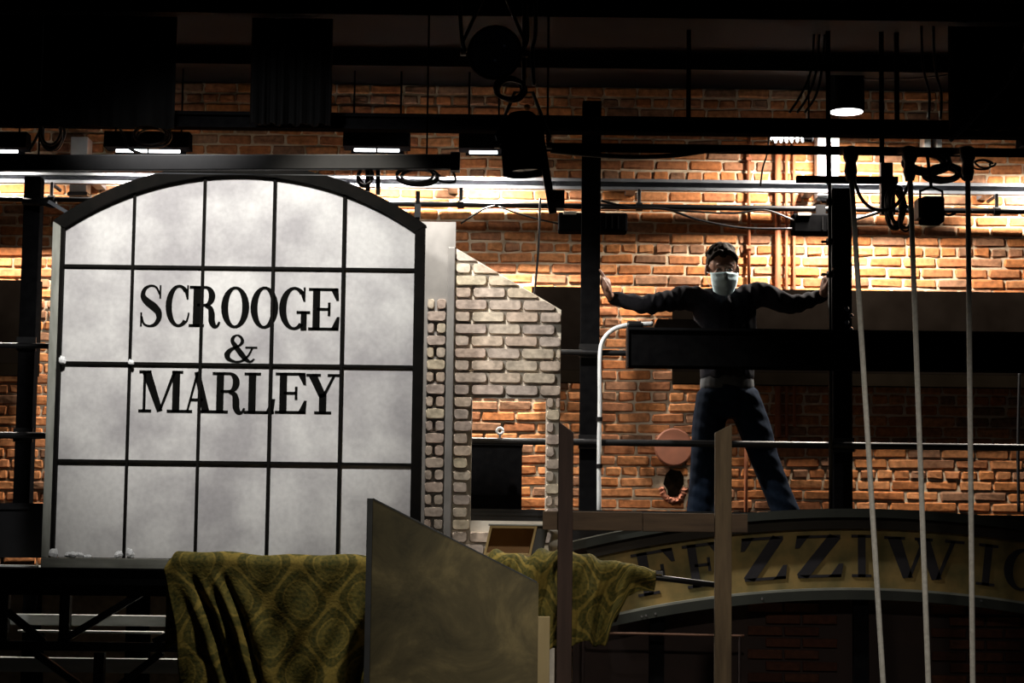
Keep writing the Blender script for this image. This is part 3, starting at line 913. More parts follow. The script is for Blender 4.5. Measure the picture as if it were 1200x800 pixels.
def rrect(xa, xb, z0, z1, r, rs):
    r = min(r, (xb - xa) * 0.45, (z1 - z0) * 0.45); out = []
    for cx, cz, s in ((xb - r, z0 + r, -90), (xb - r, z1 - r, 0), (xa + r, z1 - r, 90), (xa + r, z0 + r, 180)):
        for q in (0, 45, 90):
            out.append((cx + r * math.cos(R(s + q)) + rs.uniform(-.0012, .0012), cz + r * math.sin(R(s + q)) + rs.uniform(-.0012, .0012)))
    return out


rs = random.Random(11)
BR, BL = 0.0658, 0.184
row = 0; z = fz(650)
brick_cache = 0
def put_brick(xa, xb, z0, z1, depth, yy, filt=None):
    poly = rrect(xa, xb, z0, z1, 0.013, rs)
    if filt: poly = clip(poly, filt)
    if len(poly) < 3: return
    ar = abs(sum(poly[i][0] * poly[(i + 1) % len(poly)][1] - poly[(i + 1) % len(poly)][0] * poly[i][1] for i in range(len(poly)))) / 2
    if ar < 0.0006: return
    MB().prism(poly, yy - depth, yy, inset=0.003).build('brick', 'flat_brick', bf)


dia = lambda p: (ztl + slope * (p[0] - XA)) - p[1] - 0.004
while z < ztl:
    z0, z1 = z, z + 0.0545
    x = XA + 0.008 - (row % 2) * BL / 2 - rs.uniform(0, 0.01)
    while x < XB_:
        xa, xb = max(x, XA + 0.006), min(x + BL - 0.012, XB_ - 0.002)
        spans = [(xa, xb)]
        if z0 < OZ1 + 0.002 and z1 > OZ0 - 0.002:
            spans = [(xa, min(xb, OX0 - 0.002)), (max(xa, OX1 + 0.002), xb)]
        for sa, sb in spans:
            if sb - sa > 0.022: put_brick(sa, sb, z0, z1, 0.022 + rs.uniform(-.003, .003), YB, dia)
        x += BL
    if z1 < zsb:
        if row % 2: put_brick(SX0 + 0.07, SX1 - 0.004, z0, z1, 0.020, YB - 0.012)
        else:
            put_brick(SX0 + 0.07, SX0 + 0.108, z0, z1, 0.020, YB - 0.012); put_brick(SX0 + 0.121, SX1 - 0.004, z0, z1, 0.020, YB - 0.012)
    row += 1; z += BR
# dark reveals of the opening
MB().box((OX0 - 0.012, YB + 0.031, OZ0), (OX0 - 0.001, YB + 0.16, OZ1)).build('reveal', 'plaster_grey', bf)
MB().box((OX1 + 0.001, YB + 0.031, OZ0), (OX1 + 0.012, YB + 0.16, OZ1)).build('reveal', 'plaster_grey', bf)

# ------------------------------------------------------------------ arched sign leaning against the gallery front
YS = 11.28
sa_ = at(1010, 690, YS)                     # crown of the lower edge
ppm = F / YS
RB = 1270 / ppm
scx, scz = sa_.x, sa_.z - RB
sign = thing('arch_sign', (scx, YS, sa_.z - 0.2), 'long arched ochre shop sign with faded dark serif lettering', 'sign')


def arcband(r0, r1, y0, y1, t0, t1, name, m, n=40):
    A, B, C_, D_ = [], [], [], []
    for i in range(n + 1):
        t_ = t0 + (t1 - t0) * i / n
        s_, c_ = math.sin(t_), math.cos(t_)
        A.append((scx + r0 * s_, y0, scz + r0 * c_)); B.append((scx + r1 * s_, y0, scz + r1 * c_))
        C_.append((scx + r0 * s_, y1, scz + r0 * c_)); D_.append((scx + r1 * s_, y1, scz + r1 * c_))
    mb = MB(); k = n + 1
    fs = []
    for i in range(n):
        fs += [(i, i + 1, k + i + 1, k + i), (2 * k + i, 3 * k + i, 3 * k + i + 1, 2 * k + i + 1),
               (i, 2 * k + i, 2 * k + i + 1, i + 1), (k + i, k + i + 1, 3 * k + i + 1, 3 * k + i)]
    fs += [(0, k, 3 * k, 2 * k), (n, 2 * k + n, 3 * k + n, k + n)]
    return mb.add(A + B + C_ + D_, fs).build(name, m, sign)


tl = -math.asin(296 / 1270); tr = math.asin(300 / 1270)
px_ = 1 / ppm
arcband(RB, RB + 74 * px_, YS, YS + 0.03, tl, tr, 'sign_board', 'sign_ochre')
arcband(RB + 70 * px_, RB + 84 * px_, YS - 0.03, YS - 0.001, tl * 1.02, tr, 'upper_moulding', 'sign_dark')
arcband(RB + 83 * px_, RB + 93 * px_, YS - 0.07, YS + 0.03, tl * 1.10, tr, 'cornice', 'sign_green')
arcband(RB + 92.8 * px_, RB + 94 * px_, YS - 0.075, YS + 0.03, tl * 1.10, tl * 0.82, 'cornice_edge', 'sign_edge')
arcband(RB - 12 * px_, RB - 1.0 * px_, YS - 0.045, YS + 0.02, tl, tr, 'lower_moulding', 'sign_green')
arcband(RB - 1.0 * px_, RB + 1.6 * px_, YS - 0.045, YS + 0.02, tl, tr, 'edge_bead', 'sign_edge')
lw = RB + 35 * px_
for ch, xa, xb, hh in (('F', 744, 792, 50), ('E', 803, 846, 50), ('Z', 868, 922, 50), ('Z', 931, 988, 49), ('I', 998, 1021, 49), ('W', 1036, 1128, 48), ('I', 1145, 1167, 48), ('G', 1176, 1222, 48)):
    w, polys = glyph(ch)
    pc_ = (xa + xb) / 2
    th = math.asin((at(pc_, 660, YS).x - scx) / lw)
    wid = (xb - xa) * px_; sx = wid / w; sz = hh * px_
    mb = MB()
    for q in polys:
        pp = []
        for (u, v) in q:
            uu = u * sx - wid / 2; r_ = RB + 14 * px_ + v * sz
            tt = th + uu / lw
            pp.append((scx + r_ * math.sin(tt), scz + r_ * math.cos(tt)))
        mb.prism(pp, YS - 0.006, YS - 0.0005)
    mb.build('letter', 'sign_letter', sign)
for px in (752, 757, 768, 893, 1150):
    yy = 690 + ((px - 1010) ** 2) / 2540 + 6
    c = at(px, yy, YS - 0.047)
    MB().lathe([(0.006, -0.006), (0.007, 0.004)], c, (0, 1, 0), 8).build('nail_head', 'chrome', sign)
for t_ in (tl * 0.8, tr * 0.75, 0.0):
    x = scx + RB * math.sin(t_)
    MB().box((x - 0.04, YS + 0.03, 0), (x + 0.04, YS + 0.08, scz + RB * math.cos(t_) + 0.2)).build('support_leg', 'black_paint', sign)

# dark brick skirt below the sign
YK = 11.42
sk = thing('brick_skirt', (at(960, 700, YK).x, YK, 0), 'dark maroon brick-faced skirt flat below the arched sign', 'scenery flat')
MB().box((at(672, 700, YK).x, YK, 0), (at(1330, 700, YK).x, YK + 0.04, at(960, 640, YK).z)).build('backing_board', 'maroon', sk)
rk = random.Random(21)
me_k = []
for half in range(3):
    bm = brick_mesh(0.19, 0.05, 0.022, rk, 0.002); me = bpy.data.meshes.new('brick'); bm.to_mesh(me); bm.free(); me.materials.append(M['skirt_brick']); me_k.append(me)
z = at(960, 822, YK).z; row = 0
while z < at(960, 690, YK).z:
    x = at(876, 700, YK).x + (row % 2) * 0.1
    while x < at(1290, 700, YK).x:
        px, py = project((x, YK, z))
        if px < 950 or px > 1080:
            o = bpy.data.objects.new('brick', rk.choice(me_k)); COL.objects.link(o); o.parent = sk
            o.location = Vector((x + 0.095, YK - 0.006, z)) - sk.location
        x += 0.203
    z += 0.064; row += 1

# bronze rail with a bent corner
pts = curve(P([(683, 712), (684, 728), (689, 739), (700, 741.5), (760, 742.5), (838, 744.5), (872, 745)], 11.2), 4)
t = thing('bronze_rail', (pts[-1].x, 11.2, 0), 'thin bronze tube with a bent corner below the arched sign', 'rail')
MB().tube(pts, 0.008, 8).build('tube', 'bronze', t, smooth=True)
for p in (pts[4], pts[-2]):
    MB().tube([p, (p.x, 11.2, 0)], 0.008, 8).build('upright', 'maroon', t)

# ------------------------------------------------------------------ truss platform under the window
YT = 10.45
zt1 = zbot - 0.002
ZC1 = at(100, 757, 10.25).z; ZC0 = at(100, 812, 10.25).z
xl, xr = -3.3, at(506, 700, YT).x
tr_ = thing('truss_platform', ((xl + xr) / 2, YT, 0), 'black steel truss platform carrying the arched window flat', 'platform')
MB().box((xl, 10.2, zt1 - 0.055), (xr, 10.75, zt1)).build('deck', 'black_paint', tr_, bevel=0.004)
MB().box((xl, 10.185, zt1 - 0.075), (xr, 10.199, zt1 - 0.045)).build('deck_edge', 'black_gloss', tr_)
yt = 10.25
ztc = zt1 - 0.11
MB().box((xl, yt - 0.025, ztc - 0.02), (xr, yt + 0.025, ztc + 0.034)).build('top_chord', 'black_gloss', tr_)
MB().box((xl, yt - 0.03, ZC1 - 0.022), (xr, yt + 0.03, ZC1 + 0.022)).build('middle_chord', 'black_gloss', tr_)
MB().box((xl, yt - 0.03, ZC0 - 0.022), (xr, yt + 0.03, ZC0 + 0.022)).build('bottom_chord', 'black_gloss', tr_)
for (pa, qa) in (((172, 691), (70, 752)), ((8, 716), (52, 752)), ((214, 738), (180, 752)), ((40, 764), (98, 806)), ((190, 764), (140, 803)), ((330, 691), (240, 752)), ((-40, 752), (-120, 691))):
    MB().bar(at(pa[0], pa[1], yt), at(qa[0], qa[1], yt), 0.034, 0.040, (0, 1, 0)).build('diagonal', 'black_gloss', tr_)
for pxv, pa, pb in ((4, 685, 757), (76, 685, 757), (118, 764, 812), (250, 685, 812), (-80, 685, 812)):
    x = at(pxv, 740, yt).x
    MB().box((x - 0.025, yt - 0.028, at(100, pb, yt).z), (x + 0.025, yt + 0.028, at(100, pa, yt).z)).build('upright', 'black_gloss', tr_)
for x in (xl + 0.05, -1.2, xr - 0.05):
    for y in (10.25, 10.68):
        MB().box((x - 0.03, y - 0.03, 0), (x + 0.03, y + 0.03, zt1 - 0.056)).build('leg', 'black_paint', tr_)

# pale benches and steps seen behind the truss
def bench(pyt, pyb, Y, x0p, x1p, label, thick=0.4):
    zt_ = at(100, pyt, Y).z; zb_ = at(100, pyb, Y).z; a = at(x0p, pyt, Y).x; b = at(x1p, pyt, Y).x
    t = thing('plank_bench', ((a + b) / 2, Y, 0), label, 'bench', 'pale benches behind the truss')
    MB().box((a, Y, zb_), (b, Y + thick, zt_)).build('plank', 'pale_board', t, bevel=0.004)
    for x in (a + 0.1, b - 0.1):
        MB().box((x - 0.03, Y + 0.015, 0), (x + 0.03, Y + thick - 0.015, zb_)).build('leg', 'black_paint', t)


bench(721, 733, 11.0, -140, 300, 'upper pale plank bench behind the black truss', 0.18)
bench(739, 741.5, 10.88, 20, 190, 'thin pale slat bench behind the black truss', 0.08)
bench(771, 788, 10.77, -140, 300, 'lower pale plank bench behind the black truss', 0.09)
a = at(-140, 662, 11.22); b = at(46, 662, 11.22)
t = thing('pale_ledge', ((a.x + b.x) / 2, 11.25, 0), 'pale board ledge beside the foot of the arched window', 'ledge')
MB().box((a.x, 11.2, at(20, 670, 11.2).z), (b.x, 11.38, at(20, 662, 11.2).z)).build('board', 'pale_board', t)
MB().box((a.x + 0.1, 11.22, 0), (a.x + 0.18, 11.36, at(20, 670, 11.2).z)).build('leg', 'black_paint', t)
MB().box((b.x - 0.08, 11.22, 0), (b.x - 0.01, 11.36, at(20, 670, 11.2).z)).build('leg', 'black_paint', t)


# ------------------------------------------------------------------ draped throws
def cloth(name, fn, nu, nv, label, cat, uvs, m='damask', solid=0.006):
    vs = []; fs = []
    for j in range(nv + 1):
        for i in range(nu + 1): vs.append(fn(i / nu, j / nv))
    for j in range(nv):
        for i in range(nu):
            a_ = j * (nu + 1) + i; fs.append((a_, a_ + 1, a_ + nu + 2, a_ + nu + 1))
    xs = [p[0] for p in vs]; ys = [p[1] for p in vs]; zz = [p[2] for p in vs]
    o0 = Vector(((min(xs) + max(xs)) / 2, (min(ys) + max(ys)) / 2, min(zz)))
    me = bpy.data.meshes.new(name); me.from_pydata([tuple(Vector(p) - o0) for p in vs], [], fs)
    uv = me.uv_layers.new(name='UVMap')
    for lp in me.loops:
        vi = lp.vertex_index; i, j = vi % (nu + 1), vi // (nu + 1)
        uv.data[lp.index].uv = (i / nu * uvs[0], j / nv * uvs[1])
    me.polygons.foreach_set('use_smooth', [True] * len(me.polygons)); me.materials.append(M[m])
    o = bpy.data.objects.new(name, me); COL.objects.link(o); o.location = o0
    md = o.modifiers.new('thick', 'SOLIDIFY'); md.thickness = solid; md.offset = 0
    return tag(o, label, cat)


def sm(a_, b_, x):
    t_ = min(max((x - a_) / (b_ - a_), 0), 1); return t_ * t_ * (3 - 2 * t_)


YTH = 9.0
tp = 1 / (F / YTH)
TXL = at(194, 660, YTH).x; TXR = at(452, 660, YTH).x
TZ = at(320, 649, YTH).z
RBAR = 0.045
back, frontL = 0.35, 0.85
TOT = back + math.pi * RBAR + frontL


def throwA(u, v):
    s = v * TOT
    x = TXL + (TXR - TXL) * u
    zt_ = TZ + 0.006 * math.sin(u * 9) + 0.004 * math.sin(u * 23 + 1) - 0.03 * (1 - sm(0, 0.06, u)) - 0.012 * sm(0.6, 1, u)
    if s < back: y, z_, d = YTH + RBAR, zt_ - RBAR - (back - s), (back - s) * 0.2
    elif s < back + math.pi * RBAR:
        a_ = (s - back) / RBAR
        y, z_, d = YTH + RBAR * math.cos(a_), zt_ - RBAR + RBAR * math.sin(a_), 0
    else:
        d = s - back - math.pi * RBAR
        y, z_ = YTH - RBAR, zt_ - RBAR - d
    fr = sm(0.0, 0.3, d)
    k = u - 0.30 * d                        # folds run diagonally
    g = lambda c, w: math.exp(-((k - c) / w) ** 2)
    f1 = g(0.10, 0.020) * 0.9 + g(0.165, 0.012) * 0.55 * sm(0.08, 0.4, d) + g(0.245, 0.016) * 1.25
    r1 = g(0.05, 0.032) * 0.7 + g(0.135, 0.018) * 0.5 + g(0.205, 0.020) * 0.9 + g(0.31, 0.045) * 0.55
    k2 = u + 0.25 * d
    f2 = math.exp(-((k2 - 0.99) / 0.03) ** 2) * 0.8; r2 = math.exp(-((k2 - 0.91) / 0.045) ** 2) * 0.9
    y += fr * (0.036 * f1 - 0.040 * r1 + 0.05 * f2 - 0.05 * r2) + 0.010 * fr * math.sin(k * 20) + 0.004 * math.sin(u * 40 + d * 25) * sm(0, .1, d)
    x += (1 - u) * 0.20 * d * (1 if s > back else 0) + 0.012 * math.sin(d * 9) * fr
    x += 0.02 * (1 - sm(0, 0.05, u)) * (1 - sm(0, 0.06, abs(s - back - math.pi * RBAR / 2) - 0.02)) 
    return (x, y, z_)


cloth('throw_blanket', throwA, 150, 110, 'olive damask throw hanging in folds over a rail below the arched window', 'throw', (TXR - TXL, TOT))
rk_ = thing('drape_rack', (TXL + 0.5, YTH, 0), 'dark rack rail under the hanging olive throw', 'rack')
zr_ = TZ - RBAR
MB().tube([(TXL + 0.03, YTH, zr_ - 0.012), (at(560, 660, YTH).x, YTH, zr_ - 0.012)], RBAR - 0.022, 12).build('rail', 'lumber', rk_, smooth=True)
for x in (TXL + 0.45, at(540, 660, YTH).x):
    MB().box((x - 0.02, YTH - 0.02, 0), (x + 0.02, YTH + 0.02, zr_ - 0.03)).build('leg', 'lumber', rk_)

# second throw bundled over the end of a pole
YB2 = 9.42
pA = at(560, 652, YB2); pB = at(765, 671, YB2)
pxs = [560, 585, 612, 640, 672, 690, 705, 722, 732, 740, 752, 768]
tops = [654, 645, 652, 644, 646, 651, 656, 658, 660, 661, 664, 669]
drop = [70, 90, 80, 95, 90, 85, 88, 88, 52, 28, 20, 15]
ppB = F / YB2


def lerp(xs, ys, x):
    if x <= xs[0]: return ys[0]
    for i in range(len(xs) - 1):
        if x <= xs[i + 1]:
            t_ = (x - xs[i]) / (xs[i + 1] - xs[i]); t_ = t_ * t_ * (3 - 2 * t_)
            return ys[i] + (ys[i + 1] - ys[i]) * t_
    return ys[-1]


def throwB(u, v):
    px = 560 + 208 * u
    top = at(px, lerp(pxs, tops, px), YB2); dr = lerp(pxs, drop, px) / ppB
    rb = 0.032 + 0.05 * (1 - sm(0.35, 0.85, u))
    bk = dr * 0.7
    tot = dr + math.pi * rb + bk; s = v * tot
    if s < bk: y, z_, d = YB2 + rb, top.z - rb - (bk - s), 0
    elif s < bk + math.pi * rb:
        a_ = (s - bk) / rb; y, z_, d = YB2 + rb * math.cos(a_), top.z - rb + rb * math.sin(a_), 0
    else: d = s - bk - math.pi * rb; y, z_ = YB2 - rb, top.z - rb - d
    fr = sm(0, 0.15, d)
    y += fr * 0.035 * math.sin(px * 0.16 + d * 4) + 0.012 * math.sin(px * 0.11 + s * 22) * (1 - u) + 0.004 * math.sin(px * 0.9 + s * 60)
    z_ += 0.010 * math.sin(px * 0.23 + s * 18) * (1 - sm(0.5, 0.9, u))
    wrap = sm(0.80, 0.90, u)
    y = y + wrap * sm(0, 0.06, d) * 0.05
    x = top.x - 0.05 * sm(0, 0.3, d) * sm(0.6, 0.8, u)
    return (x, y, z_)


cloth('throw_blanket', throwB, 110, 70, 'olive throw bundled over the tip of a pole behind the sloped panel', 'throw', (0.82, 0.75))
po = thing('cart_pole', (at(700, 665, YB2).x, YB2, 0), 'thin black pole sticking out of the bundled olive throw', 'pole')
q0 = at(640, 664, YB2); q1 = at(774, 677, YB2); q2 = at(850, 686.5, YB2)
MB().tube([q0, q1, q2], 0.014, 10).build('shaft', 'black_gloss', po, smooth=True)
c = at(772, 671, YB2)
MB().box((c.x - 0.014, YB2 - 0.02, c.z - 0.006), (c.x + 0.018, YB2 + 0.01, c.z + 0.008)).build('silver_tip', 'chrome', po)
x = at(660, 680, YB2).x
MB().box((x - 0.02, YB2 - 0.02, 0), (x + 0.02, YB2 + 0.02, q0.z - 0.012)).build('prop_leg', 'black_paint', po)
MB().box((q2.x - 0.02, YB2 - 0.016, 0), (q2.x + 0.012, YB2 + 0.016, q2.z - 0.010)).build('prop_leg', 'black_paint', po)

# ------------------------------------------------------------------ sloped panel in front
YPn = 8.6
c1 = at(437, 585, YPn); c2 = at(629.5, 683, YPn)
pn = thing('sloped_panel', ((c1.x + c2.x) / 2, YPn, 0), 'mottled olive-grey panel with a sloping top edge in front of the throw', 'scenery panel')
MB().prism([(c1.x, 0.001), (c2.x, 0.001), (c2.x, c2.z), (c1.x, c1.z)], YPn, YPn + 0.025).build('face', 'panel_olive', pn)
MB().box((c1.x - 0.024, YPn - 0.003, 0.001), (c1.x - 0.0005, YPn + 0.06, c1.z + 0.004)).build('edge_batten', 'box_slate', pn)
dd = (Vector((c2.x, 0, c2.z)) - Vector((c1.x, 0, c1.z)))
MB().bar((c1.x, YPn + 0.0125, c1.z + 0.003), (c2.x, YPn + 0.0125, c2.z + 0.003), 0.026, 0.006).build('top_edge', 'box_slate', pn)
MB().box((c2.x + 0.0005, YPn - 0.001, 0.001), (c2.x + 0.006, YPn + 0.026, c2.z)).build('side_edge', 'panel_olive', pn)
# cream board strip behind the panel
a = at(631, 722, 8.75); b = at(644.5, 722, 8.75)
tagged(MB().box((a.x - 0.1, 8.74, 0.001), (b.x, 8.76, a.z)).build('cream_board', 'cream_board', bevel=0.002), 'narrow cream board standing beside the sloped panel', 'board')

# ------------------------------------------------------------------ rough timber fence frame
YFn = 9.15
fn_ = thing('timber_frame', (at(755, 640, YFn).x, YFn, 0), 'rough brown timber frame of two uprights and a crossbar', 'frame')
def upright(xl_, xr_, yl, yr, m):
    a = at(xl_, 640, YFn).x; b = at(xr_, 640, YFn).x
    za_ = at(xl_, yl, YFn).z; zb_ = at(xr_, yr, YFn).z
    MB().prism([(a, 0.001), (b, 0.001), (b, zb_), (a, za_)], YFn - 0.02, YFn + 0.02).build('upright', m, fn_, bevel=0.003)
upright(653.5, 671, 494, 507, 'lumber_red')
upright(837.5, 857, 507, 497, 'lumber')
zz1 = at(755, 600, YFn + .03).z; zz0 = at(755, 622, YFn + .03).z
xs_ = [at(p, 610, YFn + .03).x for p in (636, 753, 876)]
MB().box((xs_[0], YFn + 0.021, zz0), (xs_[1] - 0.001, YFn + 0.05, zz1)).build('crossbar', 'lumber_rail', fn_, bevel=0.003)
MB().box((xs_[1] + 0.001, YFn + 0.021, zz0 - 0.002), (xs_[2], YFn + 0.05, zz1 - 0.002)).build('crossbar', 'lumber_rail', fn_, bevel=0.003)

# ------------------------------------------------------------------ prop table with open box and jug
YTb = 9.85
ztab = at(600, 651, YTb).z
tb = thing('prop_table', (at(560, 651, YTb).x, YTb, 0), 'dark prop table behind the sloped panel carrying a box', 'table')
ta, tbx = at(455, 651, YTb).x, at(668, 651, YTb).x
MB().box((ta, YTb - 0.25, ztab - 0.03), (tbx, YTb + 0.25, ztab)).build('table_top', 'lumber', tb, bevel=0.003)
for x in (ta + 0.04, tbx - 0.04):
    for y in (YTb - 0.2, YTb + 0.2):
        MB().box((x - 0.025, y - 0.025, 0), (x + 0.025, y + 0.025, ztab - 0.031)).build('leg', 'lumber', tb)
bx0, bx1 = at(567, 630, YTb).x, at(622, 630, YTb).x
bz1 = at(600, 616, YTb).z
bo = thing('open_box', ((bx0 + bx1) / 2, YTb, ztab + 0.001), 'small open wooden box lying on its side on the prop table', 'box')
th_ = 0.012; yb0, yb1 = YTb - 0.10, YTb + 0.08; off = 0.03
bz0 = ztab + 0.001
# leaning front: side boards tilt to the right
def lean(x, z): return x + off * (z - bz0) / (bz1 - bz0)
def board(xa, xb, za, zb, y0, y1, name, m, par=bo):
    MB().add([(lean(xa, za), y0, za), (lean(xb, za), y0, za), (lean(xb, za), y1, za), (lean(xa, za), y1, za),
              (lean(xa, zb), y0, zb), (lean(xb, zb), y0, zb), (lean(xb, zb), y1, zb), (lean(xa, zb), y1, zb)],
             [(0, 3, 2, 1), (4, 5, 6, 7), (0, 1, 5, 4), (1, 2, 6, 5), (2, 3, 7, 6), (3, 0, 4, 7)]).build(name, m, par, bevel=0.0015)
board(bx0, bx0 + th_, bz0, bz1, yb0, yb1, 'side_board', 'pine')
board(bx1 - th_, bx1, bz0, bz1, yb0, yb1, 'side_board', 'pine')
board(bx0 + th_, bx1 - th_, bz0, bz0 + th_, yb0, yb1, 'base_board', 'pine')
board(bx0 + th_, bx1 - th_, bz1 - th_, bz1, yb0, yb1, 'top_board', 'pine')
board(bx0 + th_, bx1 - th_, bz0 + th_, bz1 - th_, yb1 - 0.01, yb1, 'back_board', 'box_inside')
board(bx0 - 0.008, bx1 + 0.06, bz1, bz1 + 0.008, yb0 - 0.005, yb1, 'lid', 'pale_board')
board(bx1 + 0.001, bx1 + 0.055, bz0, bz1 - 0.001, yb0 + 0.02, yb1, 'slate_side', 'box_slate')
jc = at(652, 650, YTb - 0.05)
jg = thing('ceramic_jug', (jc.x, YTb - 0.05, ztab + 0.001), 'small pale ceramic jug beside the open wooden box', 'jug')
hj = at(646, 621, YTb).z - ztab
MB().lathe([(0.0, 0), (0.024, 0), (0.036, hj * .2), (0.040, hj * .42), (0.030, hj * .66), (0.026, hj * .8), (0.036, hj), (0.030, hj), (0.020, hj * .8), (0, hj * .7)], (jc.x, YTb - 0.05, ztab + 0.001), (0, 0, 1), 20).build('body', 'ceramic', jg, smooth=True)
MB().tube(curve([(jc.x + 0.028, YTb - 0.05, ztab + hj * .85), (jc.x + 0.055, YTb - 0.05, ztab + hj * .75), (jc.x + 0.055, YTb - 0.05, ztab + hj * .45), (jc.x + 0.036, YTb - 0.05, ztab + hj * .3)], 5), 0.005, 6).build('handle', 'ceramic', jg, smooth=True)

# ------------------------------------------------------------------ overhead steel
zb = [at(600, 136.5, 11.6).z, at(600, 155, 11.6).z]
t = thing('ceiling_beam', (0, 11.6, zb[1]), 'black steel beam crossing under the ceiling above the gallery', 'beam')
MB().box((-4.6, 11.55, zb[1]), (4.6, 11.65, zb[1] + 0.02)).build('flange', 'black_paint', t)
MB().box((-4.6, 11.59, zb[1] + 0.025), (4.6, 11.61, zb[0] - 0.02)).build('web', 'black_paint', t)
MB().box((-4.6, 11.55, zb[0] - 0.02), (4.6, 11.65, zb[0])).build('flange', 'black_paint', t)
for x in (-3.2, -1.1, 1.0, 2.2, 3.4):
    MB().box((x - 0.012, 11.585, zb[0]), (x + 0.012, 11.615, CEIL - 0.001)).build('hanger', 'black_paint', t)

def drape(px0, px1, py1, label, seed):  # black sheets added to darken the upper wall under the ceiling
    a_ = at(px0, py1, 11.3).x; b_ = at(px1, py1, 11.3).x; z0_ = at((px0 + px1) / 2, py1, 11.3).z
    n_ = 60; top_, bot_ = [], []
    for k_ in range(n_ + 1):
        x_ = a_ + (b_ - a_) * k_ / n_
        y_ = 11.3 + 0.025 * math.sin(k_ * 0.9 + seed) + 0.01 * math.sin(k_ * 2.3)
        top_.append((x_, y_, CEIL - 0.001)); bot_.append((x_, y_, z0_ + 0.008 * math.sin(k_ * 0.5)))
    o_ = MB().quad_strip(top_, bot_).build('added_drape', 'black_ceiling', smooth=True, solid=0.004)
    return tagged(o_, label, 'drape', 'black drapes added for darkness under the ceiling')


drape(-90, 205, 148, 'wide black drape added for darkness under the ceiling above the gallery post by the window', 1)
drape(292, 388, 146, 'narrow black drape added for darkness under the ceiling above the arched window', 2)
drape(1112, 1290, 152, 'black drape added for darkness under the ceiling above the straight rope', 3)

YG = 9.2
ZG = at(900, 175.5, YG).z
t = thing('lighting_pipe', (0, YG, ZG), 'black lighting pipe carrying the ropes and cable tangle', 'pipe')
MB().tube([(-0.05 + i * 0.35, YG, ZG) for i in range(11)], 0.021, 12).build('pipe', 'black_paint', t, smooth=True)
for x in (0.15, 2.9):
    MB().tube([(x, YG, ZG), (x, YG, CEIL)], 0.005, 6).build('hanger', 'black_paint', t)

YBt = 9.0
bz = [at(250, 200, YBt).z, at(250, 181, YBt).z]
a = at(-90, 190, YBt); b = at(536, 190, YBt)
t = thing('grey_batten', ((a.x + b.x) / 2, YBt, bz[0]), 'dark grey flat batten hanging above the arched window', 'beam')
lz = 0.020
MB().add([(a.x, YBt - 0.02, bz[0] - lz), (b.x, YBt - 0.02, bz[0] + lz), (b.x, YBt + 0.02, bz[0] + lz), (a.x, YBt + 0.02, bz[0] - lz),
          (a.x, YBt - 0.02, bz[1] - lz), (b.x, YBt - 0.02, bz[1] + lz * 0.6), (b.x, YBt + 0.02, bz[1] + lz * 0.6), (a.x, YBt + 0.02, bz[1] - lz)],
         [(0, 3, 2, 1), (4, 5, 6, 7), (0, 1, 5, 4), (1, 2, 6, 5), (2, 3, 7, 6), (3, 0, 4, 7)]).build('plank', 'batten_grey', t, bevel=0.004)
MB().box((b.x - 0.03, YBt - 0.03, bz[0] + 0.01), (b.x + 0.012, YBt + 0.03, bz[1] + 0.02)).build('end_clamp', 'black_gloss', t)
MB().box((a.x, YBt - 0.024, bz[0] - lz + 0.0), (b.x - 0.05, YBt - 0.0205, bz[0] - lz + 0.004)).build('lip', 'steel_grey', t)
for px in (45, 500):
    x = at(px, 190, YBt).x
    MB().tube([(x, YBt, bz[1] - 0.02), (x, YBt, CEIL)], 0.004, 6).build('hanger', 'black_paint', t)

# short crossbar and thin rod near the third post
a = at(933, 210, 11.55); b = at(1052, 210, 11.55)
t = thing('short_crossbar', ((a.x + b.x) / 2, 11.55, a.z - 0.03), 'short black crossbar hanging above the gallery post', 'bar')
MB().box((a.x, 11.53, a.z - 0.02), (b.x, 11.57, a.z + 0.02)).build('bar', 'black_paint', t, bevel=0.003)
for px in (1035, 972):
    x = at(px, 210, 11.55).x
    MB().box((x - 0.012, 11.575, a.z - 0.02), (x + 0.012, 11.60, CEIL)).build('hanger', 'black_paint', t)
MB().box((b.x - 0.10, 11.53, a.z + 0.02), (b.x - 0.03, 11.58, a.z + 0.10)).build('block', 'black_gloss', t)
MB().box((b.x - 0.10, 11.52, a.z - 0.20), (b.x - 0.02, 11.58, a.z - 0.02)).build('drop_plate', 'black_gloss', t)
a = at(972.5, 392, 11.56); b = at(972.5, 165, 11.56)
t = thing('thin_rod', (a.x, 11.56, ZD), 'thin black rod standing beside the gallery post near the outstretched hand', 'rod')
xr_ = at(972.5, 280, 11.60).x
MB().tube([(xr_, 11.60, ZD + 0.001), (xr_, 11.60, b.z)], 0.011, 8).build('rod', 'black_gloss', t, smooth=True)
for py in (238, 284, 322):
    c = at(972, py, 11.62)
    MB().lathe([(0.020, -0.018), (0.024, 0), (0.020, 0.018)], (xr_, 11.60, c.z), (0, 0, 1), 10).build('collar', 'black_gloss', t)
    MB().box((xr_ - 0.05, 11.59, c.z - 0.006), (xr_, 11.61, c.z + 0.006)).build('lever', 'black_gloss', t)

